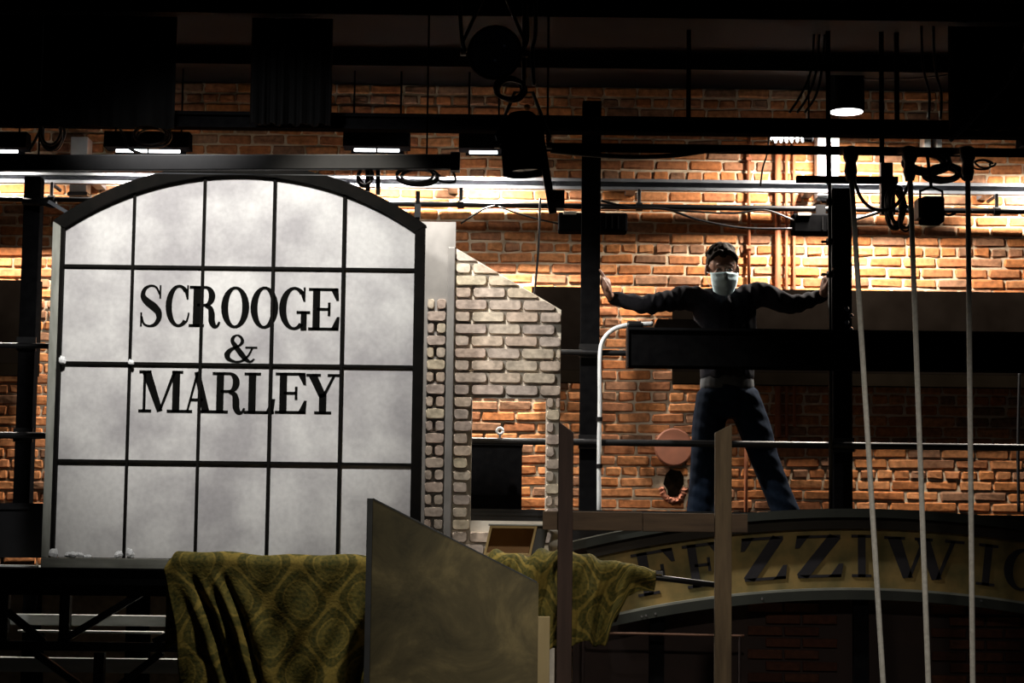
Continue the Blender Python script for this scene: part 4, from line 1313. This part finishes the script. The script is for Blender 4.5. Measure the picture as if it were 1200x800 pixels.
# ------------------------------------------------------------------ ropes
def rope(p_top, p_bot, label):
    A = at(*p_top, 8.95); B = at(*p_bot, 8.95)
    d = (B - A); k = (A.z - 0.0) / (A.z - B.z)
    E = A + d * k; E.z = 0.0
    t = thing('hanging_rope', E, label, 'rope', 'ropes hanging from the lighting pipe')
    E2 = E.copy(); E2.z = 0.001
    MB().tube([A + (E2 - A) * (i / 16) for i in range(17)], 0.0118, 8).build('cord', 'rope', t, smooth=True)
    MB().lathe([(0.020, -0.06), (0.030, -0.02), (0.024, 0.02), (0.034, 0.04), (0.034, 0.085), (0.015, 0.095)], A, (0, 0, 1), 12).build('clamp_cup', 'black_gloss', t, smooth=True)
    top = Vector((A.x, YG, ZG))
    MB().bar(A + Vector((0, 0, 0.08)), top, 0.03, 0.03).build('hook', 'black_gloss', t)


rope((997, 196), (1035, 800), 'leaning pale rope close to the gallery post, tilted more than its neighbours')
rope((1066, 196), (1088, 800), 'slightly leaning pale rope below the coiled cable tangle')
rope((1134, 196), (1140, 800), 'straight vertical pale rope farthest from the gallery post')

# ------------------------------------------------------------------ lamps
def strip_light(px0, px1, py, Y, label, power, lamps=1):
    a = at(px0, py, Y); b = at(px1, py, Y); zc = (a.z + b.z) / 2
    t = thing('strip_light', ((a.x + b.x) / 2, Y, zc), label, 'light', 'strip lights above the brick wall')
    MB().add([(a.x - .06, Y - 0.08, zc + .012), (b.x + .06, Y - 0.08, zc + .012), (b.x + .06, Y + 0.08, zc + .012), (a.x - .06, Y + 0.08, zc + .012),
              (a.x - .06, Y - 0.06, zc + 0.115), (b.x + .06, Y - 0.06, zc + 0.115), (b.x + .06, Y + 0.06, zc + 0.115), (a.x - .06, Y + 0.06, zc + 0.115)],
             [(0, 3, 2, 1), (4, 5, 6, 7), (0, 1, 5, 4), (1, 2, 6, 5), (2, 3, 7, 6), (3, 0, 4, 7)]).build('housing', 'black_paint', t)
    MB().box((a.x - .02, Y + 0.081, zc - 0.006), (b.x + .02, Y + 0.087, zc + 0.07)).build('back_shield', 'black_paint', t)
    w = (b.x - a.x) / lamps
    for k in range(lamps):
        MB().tube([(a.x + w * k + 0.006, Y, zc), (a.x + w * (k + 1) - 0.006, Y, zc)], 0.0100, 10).build('lamp_tube', 'tube_glow', t, smooth=True)
    for x in (a.x, b.x):
        MB().tube([(x, Y, zc + 0.07), (x, Y, CEIL)], 0.006, 6).build('hanger', 'black_paint', t)
    area('strip_area', ((a.x + b.x) / 2, Y, zc - 0.016), ((a.x + b.x) / 2, Y + 0.02, zc - 1), power, b.x - a.x, 0.022, (1.0, 0.90, 0.77), 160)


strip_light(135, 212, 177, 12.72, 'glowing white strip light above the arched window crown', 80, 2)
strip_light(-60, 22, 177, 12.72, 'glowing strip light over the wall beside the window stile', 50, 1)
strip_light(414, 469, 176, 12.72, 'twin glowing strip light above the end of the grey batten', 70, 2)
strip_light(549, 584, 178.5, 12.72, 'short glowing strip light beside the hanging black can', 100, 1)
strip_light(1205, 1262, 176, 12.72, 'strip light over the wall behind the straight rope', 70, 1)

# bare spiral lamp
t = thing('spiral_lamp', (at(923, 160, 12.5).x, 12.5, at(923, 160, 12.5).z), 'bare glowing spiral lamp next to the white duct', 'light')
A = at(904, 163, 12.5); B = at(942, 162, 12.5)
hel = [A + (B - A) * (k / 60) + Vector((0, math.cos(k / 60 * 2 * math.pi * 6) * 0.018, math.sin(k / 60 * 2 * math.pi * 6) * 0.020)) for k in range(61)]
MB().tube(hel, 0.0065, 6).build('lamp_coil', 'tube_glow', t, smooth=True)
MB().lathe([(0.02, 0), (0.024, 0.05), (0.012, 0.06)], B, (1, 0, 0), 12).build('socket', 'black_paint', t)
MB().tube([B + Vector((0.03, 0, 0)), (B.x + 0.03, 12.5, CEIL)], 0.006, 6).build('hanger', 'black_paint', t)

# cylinder downlight
YD = 12.42
dc = at(992, 130.5, YD); dt = at(992, 78, YD)
t = thing('cylinder_downlight', (dc.x, YD, dc.z), 'black cylinder downlight with glowing white face', 'light')
rd = 20.5 / (F / YD)
MB().lathe([(rd, 0.0), (rd + 0.004, 0.01), (rd + 0.004, CEIL - dc.z - 0.02), (rd * 0.6, CEIL - dc.z)], (dc.x, YD, dc.z + 0.001), (0, 0, 1), 28).build('cylinder', 'black_paint', t, smooth=False)
MB().lathe([(0, 0.0), (rd - 0.006, 0.0), (rd - 0.006, 0.006)], (dc.x, YD, dc.z - 0.007), (0, 0, 1), 28).build('glowing_face', 'disc_glow', t)
l_ = area('downlight_area', (dc.x, YD, dc.z - 0.012), (dc.x, YD + 0.06, dc.z - 1), 165, rd * 1.6, rd * 1.6, (1.0, 0.90, 0.77), 165)


def par_can(loc, direction, r, L, label, hang_to, back_dots=False, lit=False):
    d = Vector(direction).normalized(); loc = Vector(loc)
    t = thing('stage_lantern', loc, label, 'stage light', 'stage lanterns in the rig')
    MB().lathe([(r * 0.55, -L * 0.55), (r * 0.8, -L * 0.45), (r, -L * 0.3), (r, L * 0.5), (r * 0.92, L * 0.5), (r * 0.9, L * 0.40)], loc, d, 24).build('can', 'black_paint', t, smooth=False)
    MB().lathe([(0, L * 0.41), (r * 0.9, L * 0.41), (r * 0.9, L * 0.43), (0, L * 0.45)], loc, d, 24).build('lens', 'lens', t, smooth=False)
    side = d.cross(Vector((0, 0, 1)))
    side = Vector((1, 0, 0)) if side.length < 0.2 else side.normalized()
    up = Vector((0, 0, 1)) if abs(d.z) < 0.8 else Vector((0, 0, 1))
    top = loc + up * (r + L * 0.35 + 0.05)
    MB().tube([loc + side * (r + 0.008), loc + side * (r + 0.02) + up * (r * 0.4), top + side * r * 0.4, top - side * r * 0.4, loc - side * (r + 0.02) + up * (r * 0.4), loc - side * (r + 0.008)], 0.008, 6).build('yoke', 'black_gloss', t)
    for s in (-1, 1):
        MB().lathe([(0.016, -0.012), (0.016, 0.012)], loc + side * s * (r + 0.018), side, 10).build('knob', 'black_gloss', t)
    MB().tube([top, (top.x, top.y, hang_to)], 0.010, 8).build('hanger', 'black_gloss', t)
    if back_dots:
        for dx, dz in ((-0.035, 0.03), (0.04, 0.03), (0.0, -0.035)):
            MB().lathe([(0.006, -0.004), (0.007, 0.004)], loc + d * (L * 0.452) + Vector((dx, 0, dz)), d, 8).build('screw', 'chrome', t)
    return t


c = at(613, 170, 8.95)
t = par_can(c, (0.08, -0.05, -1), 0.098, 0.26, 'black stage lantern can pointing down beside the short strip light', CEIL)
MB().lathe([(0, -0.012), (0.012, -0.008), (0.014, 0.004), (0, 0.012)], at(618, 126, 8.85), (0, -1, 0), 10).build('amber_knob', 'orange_dot', t, smooth=True)
c = at(579, 62, 8.85)
par_can(c, (0.05, -1, -0.22), 0.118, 0.24, 'round black stage lantern facing the audience with three screws', CEIL, True)
# slanted arm beneath the can
a = at(636, 178, 8.95); b = at(648, 250, 8.95)
t = thing('lantern_arm', (b.x, 8.95, b.z), 'slanted black lantern arm hanging from the downward can', 'arm')
MB().bar(a, b, 0.035, 0.02, (0, 1, 0)).build('arm', 'black_gloss', t)
MB().box((b.x - 0.01, 8.92, b.z + 0.02), (b.x + 0.05, 8.99, b.z + 0.10)).build('gear_box', 'black_gloss', t)


def flood(px0, px1, py0, py1, Y, label):
    a = at(px0, py1, Y); b = at(px1, py0, Y)
    t = thing('flood_light', ((a.x + b.x) / 2, Y, a.z), label, 'flood light', 'black floodlights on the wall pipe')
    MB().box((a.x, Y - 0.05, a.z), (b.x, Y + 0.09, b.z - 0.015)).build('housing', 'black_paint', t, bevel=0.012)
    MB().box((a.x + 0.03, Y - 0.06, b.z - 0.03), (a.x + 0.11, Y - 0.0505, b.z - 0.012)).build('label_plate', 'ceramic', t)
    n_ = 5
    for k in range(n_):
        x = a.x + (b.x - a.x) * (0.5 + k * 0.09)
        MB().box((x, Y - 0.055, a.z + 0.02), (x + 0.006, Y - 0.0505, b.z - 0.035)).build('fin', 'black_gloss', t)
    xm_ = (a.x + b.x) / 2
    MB().box((xm_ - 0.03, Y + 0.0, b.z - 0.015), (xm_ + 0.03, Y + 0.03, ZP + 0.02)).build('hook_clamp', 'black_gloss', t)


flood(654, 735, 248, 272, 12.55, 'black floodlight partly hidden by the thick gallery post')
flood(928, 996, 249, 274, 12.55, 'black floodlight behind the thin rod and gallery post')
# small square spot in the cable tangle
c0 = at(1079, 262, 9.1); c1_ = at(1104, 232, 9.1)
t = thing('square_spot', ((c0.x + c1_.x) / 2, 9.1, c0.z), 'small square black spotlight hanging by the cable tangle', 'stage light')
MB().box((c0.x, 9.04, c0.z), (c1_.x, 9.16, c1_.z)).build('housing', 'black_paint', t, bevel=0.01)
MB().box((c0.x - 0.02, 9.05, c0.z + 0.02), (c0.x - 0.001, 9.15, c1_.z - 0.01)).build('barn_door', 'black_gloss', t)
xm_ = (c0.x + c1_.x) / 2
MB().tube([(xm_ - 0.05, 9.1, c1_.z - 0.03), (xm_ - 0.05, 9.1, c1_.z + 0.03), (xm_, 9.1, c1_.z + 0.05), (xm_ + 0.05, 9.1, c1_.z + 0.03), (xm_ + 0.05, 9.1, c1_.z - 0.03)], 0.006, 6).build('yoke', 'black_gloss', t)
MB().tube([(xm_, 9.1, c1_.z + 0.05), (xm_, 9.19, ZG)], 0.008, 6).build('hanger', 'black_gloss', t)
MB().tube(curve(P([(1104, 250), (1112, 252), (1120, 250)], 9.1), 4), 0.006, 6).build('lead', 'black_gloss', t)

# ------------------------------------------------------------------ cables
def cable(pts, Y, r, label, name='power_cable', m='black_gloss', n=6):
    return tagged(MB().tube(curve(P(pts, Y), n), r, 6).build(name, m, smooth=True), label, 'cable', 'black cables in the rig')


cable([(997, 192), (1002, 215), (1012, 236), (1028, 246), (1046, 243), (1058, 230), (1066, 212), (1067, 196)], 8.98, 0.008, 'black cable sagging in a loop between the two leaning ropes')
cable([(985, 262), (1005, 256), (1025, 250), (1040, 244)], 12.52, 0.012, 'short black cable running down to the floodlight from the loop')
cable([(704, 235), (740, 243), (780, 245), (820, 258), (870, 267), (928, 268)], 12.45, 0.008, 'thin black cable sagging between the two floodlights')
cable([(704, 243), (760, 244), (800, 247), (860, 250), (896, 246), (930, 258)], 12.42, 0.006, 'thin black cable strapped along the wall pipe to the floodlight')
cable([(645, 177), (690, 181), (740, 184), (790, 182), (830, 177), (880, 174)], 9.17, 0.011, 'thick black cable drooping under the lighting pipe')
cable([(540, 262), (565, 246), (580, 241)], 12.55, 0.006, 'thin guy wire rising to the wall pipe clamp above the brick flat')
cable([(584, 242), (620, 254), (654, 262)], 12.55, 0.006, 'thin wire running from the pipe clamp to the floodlight')
cable([(633, 232), (631, 290), (627, 338), (626, 345)], 12.5, 0.007, 'thin vertical black wire hanging over the brick wall beside the lantern arm')
cable([(902, 152), (899, 180), (894, 196), (891, 218)], 11.6, 0.005, 'short black wire dangling from the lighting pipe before the brick')
cable([(1195, 430), (1193, 520), (1194, 600)], 12.6, 0.010, 'thin black wire hanging on the brick near the straight rope')
for dx, lab in ((0, 'first'), (9, 'second'), (18, 'third')):
    cable([(925 + dx, 132), (938 + dx, 112), (950 + dx * .7, 84), (954 + dx * .7, 40)], 11.66, 0.008, '%s of three slanted black cables rising beside the cylinder downlight' % lab)
for x_, lab in ((1088, 'inner'), (1102, 'outer')):
    cable([(x_, 140), (x_ + 1, 110), (x_ - 6, 80), (x_ - 8, 40), (x_ - 8, 6)], 11.3, 0.008, '%s of two black cables climbing to the ceiling above the tangle' % lab)
cable([(1113, 165), (1135, 145), (1160, 118), (1185, 90), (1205, 40), (1215, -100)], 9.6, 0.012, 'grey-edged cable arm slanting up to the ceiling from the tangle', m='batten_grey')
cable([(1012, 92), (1025, 93), (1070, 92), (1110, 88)], 12.2, 0.005, 'thin grey cable beside the top of the cylinder downlight', m='batten_grey')


def coil(px, py, Y, rx, rz, turns, label, r=0.006, seed=1, tails=()):
    rs_ = random.Random(seed); c = at(px, py, Y); pts = []
    for k in range(turns * 12 + 1):
        a_ = 2 * math.pi * k / 12
        w = 1 + 0.16 * math.sin(k * 0.37 + seed)
        pts.append(c + Vector((rx * w * math.cos(a_) + rs_.uniform(-.004, .004), 0.03 * math.sin(k * 0.21) + rs_.uniform(-.004, .004), rz * w * math.sin(a_))))
    for (tx, ty) in tails: pts.append(at(tx, ty, Y))
    return tagged(MB().tube(curve(pts, 3), r, 6).build('cable_coil', 'black_gloss', smooth=True), label, 'cable', 'black cables in the rig')


coil(489, 206, 9.03, 0.085, 0.036, 4, 'coil of black cable hanging below the end of the grey batten', 0.0055, 2, ((515, 212), (533, 213), (530, 200), (515, 188)))
coil(1049, 243, 9.08, 0.033, 0.088, 6, 'tall coil of black cable hanging near the leaning rope', 0.008, 3)
coil(1062, 255, 9.0, 0.028, 0.050, 3, 'small open loop of black cable below the tall coil', 0.005, 8)
coil(1086, 190, 9.22, 0.095, 0.045, 6, 'thick tangle of black cables around the lighting pipe', 0.010, 4, ((1120, 196), (1130, 210)))
coil(1105, 203, 9.26, 0.075, 0.030, 4, 'flat tangle of black cables below the lighting pipe', 0.010, 5)
coil(1153, 192, 9.15, 0.040, 0.020, 2, 'small curl of black cable beside the straight rope', 0.005, 6)
coil(598, 105, 8.9, 0.060, 0.045, 5, 'bundle of black cables between the two stage lanterns', 0.007, 7)
coil(178, 160, 11.62, 0.10, 0.06, 5, 'tangle of black cables around the strip light above the window', 0.006, 9, ((195, 172), (200, 150)))
coil(60, 155, 11.62, 0.06, 0.09, 4, 'hanging bundle of black cables near the batten end by the gallery post', 0.009, 10)
coil(428, 206, 9.04, 0.030, 0.040, 3, 'loose black cable loop hanging above the arched window shoulder', 0.006, 12, ((432, 215), (428, 190)))
for pts_, lab in (([(616, 92), (612, 60), (618, 30), (600, -150)], 'black cable climbing beside the round lantern'),
                  ([(626, 100), (624, 60), (628, 20), (622, -150)], 'outer black cable climbing beside the round lantern'),
                  ([(545, 60), (540, 30), (530, -150)], 'black cable on the far side of the round lantern'),
                  ([(108, 120), (140, 150), (150, 172), (165, 180)], 'black cable sloping down to the tangle over the window'),
                  ([(60, 118), (48, 150), (34, 178)], 'black cable sloping down to the batten by the gallery post')):
    cable(pts_, 11.62 if pts_[0][0] < 200 else 9.185, 0.009, lab)
for px, y1, lab in ((431, 224, 'shorter black drop strap hanging from the batten above the window shoulder'), (443, 228, 'longer black drop strap hanging from the batten above the window shoulder')):
    a = at(px, 184, 9.033); b = at(px, y1, 9.033)
    tagged(MB().bar(a, b, 0.02, 0.02).build('drop_strap', 'black_gloss', bevel=0.002), lab, 'strap', 'drop straps above the window')
a = at(490, 290, 10.75); b = at(490, 229, 10.75)
t = thing('stage_brace', (a.x, 10.62, 0), 'thin black stage brace standing between window flat and brick flat', 'brace')
MB().bar((a.x, 10.62, zt1 + .001), (a.x, 10.62, b.z), 0.022, 0.022).build('rod', 'black_paint', t)
MB().box((a.x - 0.016, 10.60, b.z - 0.14), (a.x + 0.016, 10.64, b.z - 0.07)).build('joint', 'black_gloss', t)
# clamp arm at the window's upper corner
a = at(48, 237, 11.4); b = at(80, 242, 11.4)
t = thing('clamp_arm', (a.x, 11.4, b.z - 0.05), 'black pipe clamp on the gallery post at the window corner', 'clamp')
MB().tube([at(28, 236, 11.6), at(52, 237, 11.55), at(64, 240, 11.5)], 0.022, 10).build('body', 'black_gloss', t, smooth=True)
MB().bar(at(57, 236, 11.48), at(84, 252, 11.48), 0.022, 0.02).build('lever', 'steel_grey', t)


# ------------------------------------------------------------------ the person
def voxel(name, mb, size, m, parent, smooth_it=4, disp=None):
    """fuses overlapping closed shapes into one continuous surface"""
    o0 = wloc(parent)
    me = bpy.data.meshes.new(name + '_raw'); me.from_pydata([tuple(p - o0) for p in mb.v], [], mb.f)
    bm = bmesh.new(); bm.from_mesh(me); bmesh.ops.recalc_face_normals(bm, faces=bm.faces); bm.to_mesh(me); bm.free()
    o = bpy.data.objects.new(name + '_raw', me); COL.objects.link(o)
    r = o.modifiers.new('r', 'REMESH'); r.mode = 'VOXEL'; r.voxel_size = size
    s = o.modifiers.new('s', 'SMOOTH'); s.factor = 0.5; s.iterations = smooth_it
    dg = bpy.context.evaluated_depsgraph_get()
    out = bpy.data.meshes.new_from_object(o.evaluated_get(dg))
    bpy.data.objects.remove(o); bpy.data.meshes.remove(me)
    out.name = name
    if disp:
        for v in out.vertices: v.co = disp(v.co + o0) - o0
    out.materials.clear(); out.materials.append(M[m])
    out.polygons.foreach_set('use_smooth', [True] * len(out.polygons))
    ob = bpy.data.objects.new(name, out); COL.objects.link(ob); ob.parent = parent
    return ob


def limb(mb, pts, rads, n=14, sub=5):
    """tapered limb, rads are (rx, ry) pairs or floats, capped with small end rings"""
    sm_ = curve(pts, sub); rr = []
    for i in range(len(rads) - 1):
        a_, b_ = rads[i], rads[i + 1]
        rr += [a_ + (b_ - a_) * k / sub for k in range(sub)]
    rr.append(rads[-1])
    d0 = (sm_[0] - sm_[1]).normalized(); d1 = (sm_[-1] - sm_[-2]).normalized()
    sm_ = [sm_[0] + d0 * rr[0] * 0.7] + sm_ + [sm_[-1] + d1 * rr[-1] * 0.7]
    rr = [rr[0] * 0.5] + rr + [rr[-1] * 0.5]
    mb.tube(sm_, rr, n)


def blob(mb, c, rx, ry, rz, rot=None, n=18, m_=12):
    if rot is not None: rx, ry, rz = rx * HS, ry * HS, rz * HS
    c = Vector(c); vs, fs = [], []
    for j in range(m_ + 1):
        th = math.pi * j / m_
        for i in range(n):
            ph = 2 * math.pi * i / n
            p = Vector((rx * math.sin(th) * math.cos(ph), ry * math.sin(th) * math.sin(ph), rz * math.cos(th)))
            if rot is not None: p = rot @ p
            vs.append(c + p)
    for j in range(m_):
        for i in range(n):
            fs.append((j * n + i, j * n + (i + 1) % n, (j + 1) * n + (i + 1) % n, (j + 1) * n + i))
    mb.add(vs, fs)


def stack(mb, secs, n=24):
    """torso from elliptical sections (centre, rx, ry)"""
    vs, fs = [], []
    for (c, rx, ry) in secs:
        for i in range(n):
            t_ = 2 * math.pi * i / n
            vs.append(Vector(c) + Vector((rx * math.cos(t_), ry * math.sin(t_), 0)))
    for j in range(len(secs) - 1):
        for i in range(n):
            fs.append((j * n + i, j * n + (i + 1) % n, (j + 1) * n + (i + 1) % n, (j + 1) * n + i))
    fs.append(tuple(range(n))); fs.append(tuple((len(secs) - 1) * n + i for i in range(n)))
    mb.add(vs, fs)


YH = 11.80
hp = lambda x, y, dy=0.0: at(x, y, YH + dy)
per = thing('person', (hp(868, 631).x, YH, ZD + 0.001), 'person in dark sweater, jeans and blue mask with arms stretched between two posts', 'person')
Hc = hp(846.5, 313, -0.06)                      # head centre
HR = Euler((R(14), 0, R(3))).to_matrix()        # chin down, slight turn
HS = 1.09
hv = lambda x, y, z: Hc + HR @ Vector((x, y, z)) * HS
sL, eL, wL = hp(808, 349), hp(757, 356.5, -0.10), hp(717, 349, -0.03)
sR, eR, wR = hp(889, 345), hp(929, 357, -0.10), hp(966, 346, -0.05)
neck0 = hp(848, 350, 0.0)
hipL, knL, anL = hp(838, 464), hp(826, 540, -0.03), hp(819, 621)
hipR, knR, anR = hp(867, 464), hp(897, 540, -0.03), hp(929, 621)

body = MB()
blob(body, hv(0, 0.012, 0.022), 0.076, 0.094, 0.098, HR)              # cranium
blob(body, hv(0, -0.022, -0.055), 0.060, 0.068, 0.072, HR)           # face and jaw
blob(body, hv(0, -0.060, -0.105), 0.030, 0.026, 0.022, HR)           # chin
limb(body, [hv(0, -0.088, 0.002), hv(0, -0.104, -0.028), hv(0, -0.110, -0.040)], [0.010, 0.014, 0.017])   # nose
blob(body, hv(0, -0.082, 0.018), 0.052, 0.014, 0.011, HR)            # brow
for s in (-1, 1):
    blob(body, hv(s * 0.083, 0.008, -0.018), 0.011, 0.020, 0.033, HR)  # ears
    blob(body, hv(s * 0.040, -0.066, -0.035), 0.022, 0.018, 0.018, HR)  # cheeks
limb(body, [hv(0, 0.015, -0.07), hp(847.5, 344, -0.01), neck0], [0.055, 0.055, 0.065])
stack(body, [(hp(848, 348), 0.08, 0.06), (hp(848, 356), 0.165, 0.09), (hp(850, 380), 0.165, 0.10), (hp(852, 410), 0.145, 0.095), (hp(852, 440), 0.135, 0.09), (hp(852, 462), 0.145, 0.095), (hp(852, 478), 0.12, 0.08)])
for s_, e_, w_ in ((sL, eL, wL), (sR, eR, wR)):
    limb(body, [hp(848, 360), s_, (s_ + e_) / 2, e_, (e_ + w_) / 2, w_], [0.06, 0.050, 0.044, 0.038, 0.031, 0.024])
for h_, k_, a_ in ((hipL, knL, anL), (hipR, knR, anR)):
    limb(body, [h_, (h_ + k_) / 2, k_, (k_ + a_) / 2, a_], [0.085, 0.075, 0.052, 0.048, 0.034])
    limb(body, [a_ + Vector((0, 0.03, -0.03)), a_ + Vector((0, -0.08, -0.035)), a_ + Vector((0, -0.16, -0.04))], [0.034, 0.036, 0.026])


def hand(w, palm_dir, finger_dir, thumb_dir, side, curl):
    """palm with four fingers of unequal length and a thumb leaving its side"""
    f = Vector(finger_dir).normalized(); p = Vector(palm_dir).normalized(); a = f.cross(p).normalized() * side
    c = w + f * 0.045
    limb(body, [w, c, c + f * 0.035], [0.024, 0.030, 0.030])
    blob(body, c + f * 0.01 + a * 0.018, 0.026, 0.022, 0.030); blob(body, c + f * 0.01 - a * 0.018, 0.026, 0.022, 0.030)
    for k, ln in enumerate((0.066, 0.076, 0.071, 0.055)):
        b0 = c + f * 0.035 + a * (0.030 - 0.020 * k)
        b1 = b0 + (f * math.cos(curl * .5) + p * math.sin(curl * .5)) * ln * 0.45 + a * (0.004 * (1.5 - k))
        b2 = b1 + (f * math.cos(curl) + p * math.sin(curl)) * ln * 0.32
        b3 = b2 + (f * math.cos(curl * 1.5) + p * math.sin(curl * 1.5)) * ln * 0.25
        limb(body, [b0, b1, b2, b3], [0.0098, 0.0092, 0.0085, 0.0075], 10, 3)
    t0 = w + f * 0.025 + a * 0.022
    th = Vector(thumb_dir).normalized()
    limb(body, [t0, t0 + (a + f * 0.5).normalized() * 0.035, t0 + (a * .6 + f).normalized() * 0.06 + p * 0.01, t0 + (a * .5 + f).normalized() * 0.082 + p * 0.02], [0.014, 0.012, 0.010, 0.008], 10, 3)


xpL = at(691, 420, YP).x + 0.054; xpR = at(986, 420, YP).x - 0.054
wLh = Vector((xpL + 0.050, YP - 0.005, wL.z + 0.012)); wRh = Vector((xpR - 0.050, YP - 0.005, wR.z + 0.008))
limb(body, [wL, wLh], [0.026, 0.023]); limb(body, [wR, wRh], [0.026, 0.023])
hand(wLh, (-1, 0, 0.0), (-0.25, -0.10, 1), (0, -1, 0.3), 1, 0.35)
hand(wRh, (1, 0, 0.0), (0.25, -0.10, 1), (0, -1, 0.3), -1, 0.35)
voxel('body', body, 0.0062, 'skin', per, 3)

swe = MB()
stack(swe, [(hp(849, 336, .02), 0.066, 0.062), (hp(849, 341, .015), 0.105, 0.075), (hp(849, 347, .01), 0.150, 0.092), (hp(848.5, 358), 0.185, 0.105), (hp(850, 382), 0.182, 0.118), (hp(852, 412), 0.163, 0.112), (hp(852, 436), 0.158, 0.11), (hp(852, 443), 0.157, 0.108), (hp(852, 447), 0.15, 0.10)])
for s_, e_, w_ in ((sL, eL, wL), (sR, eR, wR)):
    limb(swe, [hp(848, 360), s_, (s_ + e_) / 2, e_, (e_ + w_) / 2, w_], [0.09, 0.074, 0.062, 0.055, 0.047, 0.038])


def folds(v):
    n_ = 0.006 * math.sin(v.x * 46 + v.z * 30) * math.sin(v.z * 38 - v.x * 22) + 0.004 * math.sin(v.x * 95 + v.y * 40)
    return v + Vector((0, -n_, n_ * 0.8))


voxel('sweater', swe, 0.010, 'sweater', per, 4, folds)
hem = MB()
stack(hem, [(hp(852, 440), 0.150, 0.105), (hp(852, 446), 0.156, 0.110), (hp(852, 455), 0.158, 0.112), (hp(852, 457), 0.150, 0.104)])
voxel('shirt_hem', hem, 0.008, 'shirt_grey', per, 3)
jn = MB()
stack(jn, [(hp(852, 449), 0.148, 0.104), (hp(852, 462), 0.158, 0.115), (hp(852, 480), 0.160, 0.112), (hp(852, 490), 0.12, 0.09)])
for h_, k_, a_, dx in ((hipL, knL, anL, -0.01), (hipR, knR, anR, 0.012)):
    limb(jn, [h_ + Vector((dx, 0, 0)), (h_ + k_) / 2 + Vector((dx, 0, 0)), k_, (k_ + a_) / 2, a_ + Vector((0, 0, 0.01))], [0.100, 0.096, 0.082, 0.079, 0.082])
voxel('jeans', jn, 0.010, 'denim', per, 4, lambda v: v + Vector((0, -1, 0)) * (0.006 * math.sin(v.z * 60 + v.x * 25) * math.sin(v.z * 23 + v.x * 9)))
for a_ in (anL, anR):
    sh = MB()
    f0 = Vector((a_.x, a_.y, ZD + 0.036))
    limb(sh, [f0 + Vector((0, 0.05, 0)), f0 + Vector((0, -0.05, 0.006)), f0 + Vector((0, -0.13, -0.004)), f0 + Vector((0, -0.18, -0.008))], [0.040, 0.044, 0.038, 0.026])
    for v in sh.v: v.z = max(v.z, ZD + 0.002)
    voxel('shoe', sh, 0.008, 'shoe', per, 2)
# hair: cap with short locks, shows above the brow
hr = MB()
blob(hr, hv(0, 0.024, 0.040), 0.081, 0.094, 0.090, HR)
rh = random.Random(4)
for k in range(70):
    ph = rh.uniform(-math.pi, math.pi); th = rh.uniform(0.15, 1.25)
    b0 = hv(0.080 * math.sin(th) * math.cos(ph), 0.022 + 0.094 * math.sin(th) * math.sin(ph), 0.036 + 0.092 * math.cos(th))
    dr_ = HR @ Vector((math.cos(ph) * 0.5, math.sin(ph) * 0.5, -0.7 + 0.5 * math.cos(th))).normalized()
    limb(hr, [b0, b0 + dr_ * 0.02, b0 + dr_ * 0.030 + Vector((0, 0, -0.004))], [0.010, 0.008, 0.005], 6, 2)
for s in (-1, 1):                                     # sides and nape
    blob(hr, hv(s * 0.068, 0.046, 0.016), 0.014, 0.042, 0.046, HR)
    limb(hr, [hv(s * 0.070, -0.018, 0.048), hv(s * 0.074, -0.004, 0.022), hv(s * 0.074, 0.006, 0.000)], [0.013, 0.010, 0.005], 8, 3)
    limb(hr, [hv(s * 0.020, -0.068, 0.092), hv(s * 0.050, -0.060, 0.076), hv(s * 0.066, -0.040, 0.050)], [0.014, 0.014, 0.012], 8, 3)
for v in hr.v:                                        # hairline: pull the front hair back to the scalp
    q = HR.transposed() @ (v - Hc)
    if q.y < -0.045 and q.z < 0.064 and abs(q.x) < 0.055:
        q.y = -0.045 + (q.y + 0.045) * 0.15; v[:] = Hc + HR @ q
voxel('hair', hr, 0.0062, 'hair', per, 3)
# eyes
for s in (-1, 1):
    e = MB(); blob(e, hv(s * 0.032, -0.080, -0.004), 0.0125, 0.009, 0.007, HR, 12, 8)
    e.build('eye', 'eye', per, smooth=True)
# pleated face mask with ear loops
mk = MB(); nu, nv = 16, 14; vs = []; fs = []
for j in range(nv + 1):
    v = j / nv
    for i in range(nu + 1):
        u = i / nu * 2 - 1
        zz_ = -0.010 - 0.128 * v - 0.012 * abs(u) * (1 - v) + 0.016 * abs(u) ** 2 * v
        wd = 0.073 * (1 - 0.30 * v * v)
        bul = math.sqrt(max(0, 1 - (u * 0.93) ** 2))
        yy_ = -0.048 - (0.066 + 0.030 * math.sin(math.pi * min(v * 1.15, 1)) + 0.012 * math.exp(-(u / .25) ** 2) * (1 - v)) * bul
        yy_ += -0.004 * (1 if (j % 4) < 2 else 0) * bul
        vs.append(hv(u * wd, yy_, zz_))
for j in range(nv):
    for i in range(nu): a_ = j * (nu + 1) + i; fs.append((a_, a_ + 1, a_ + nu + 2, a_ + nu + 1))
mk.add(vs, fs)
mo = mk.build('face_mask', 'mask_blue', per, smooth=True, solid=0.003)
for s in (-1, 1):
    for za_ in (-0.03, -0.10):
        MB().tube(curve([hv(s * 0.066, -0.055, za_), hv(s * 0.080, -0.02, za_ * 0.6 - 0.01), hv(s * 0.086, 0.022, -0.018)], 4), 0.002, 5).build('ear_loop', 'white_metal', mo)
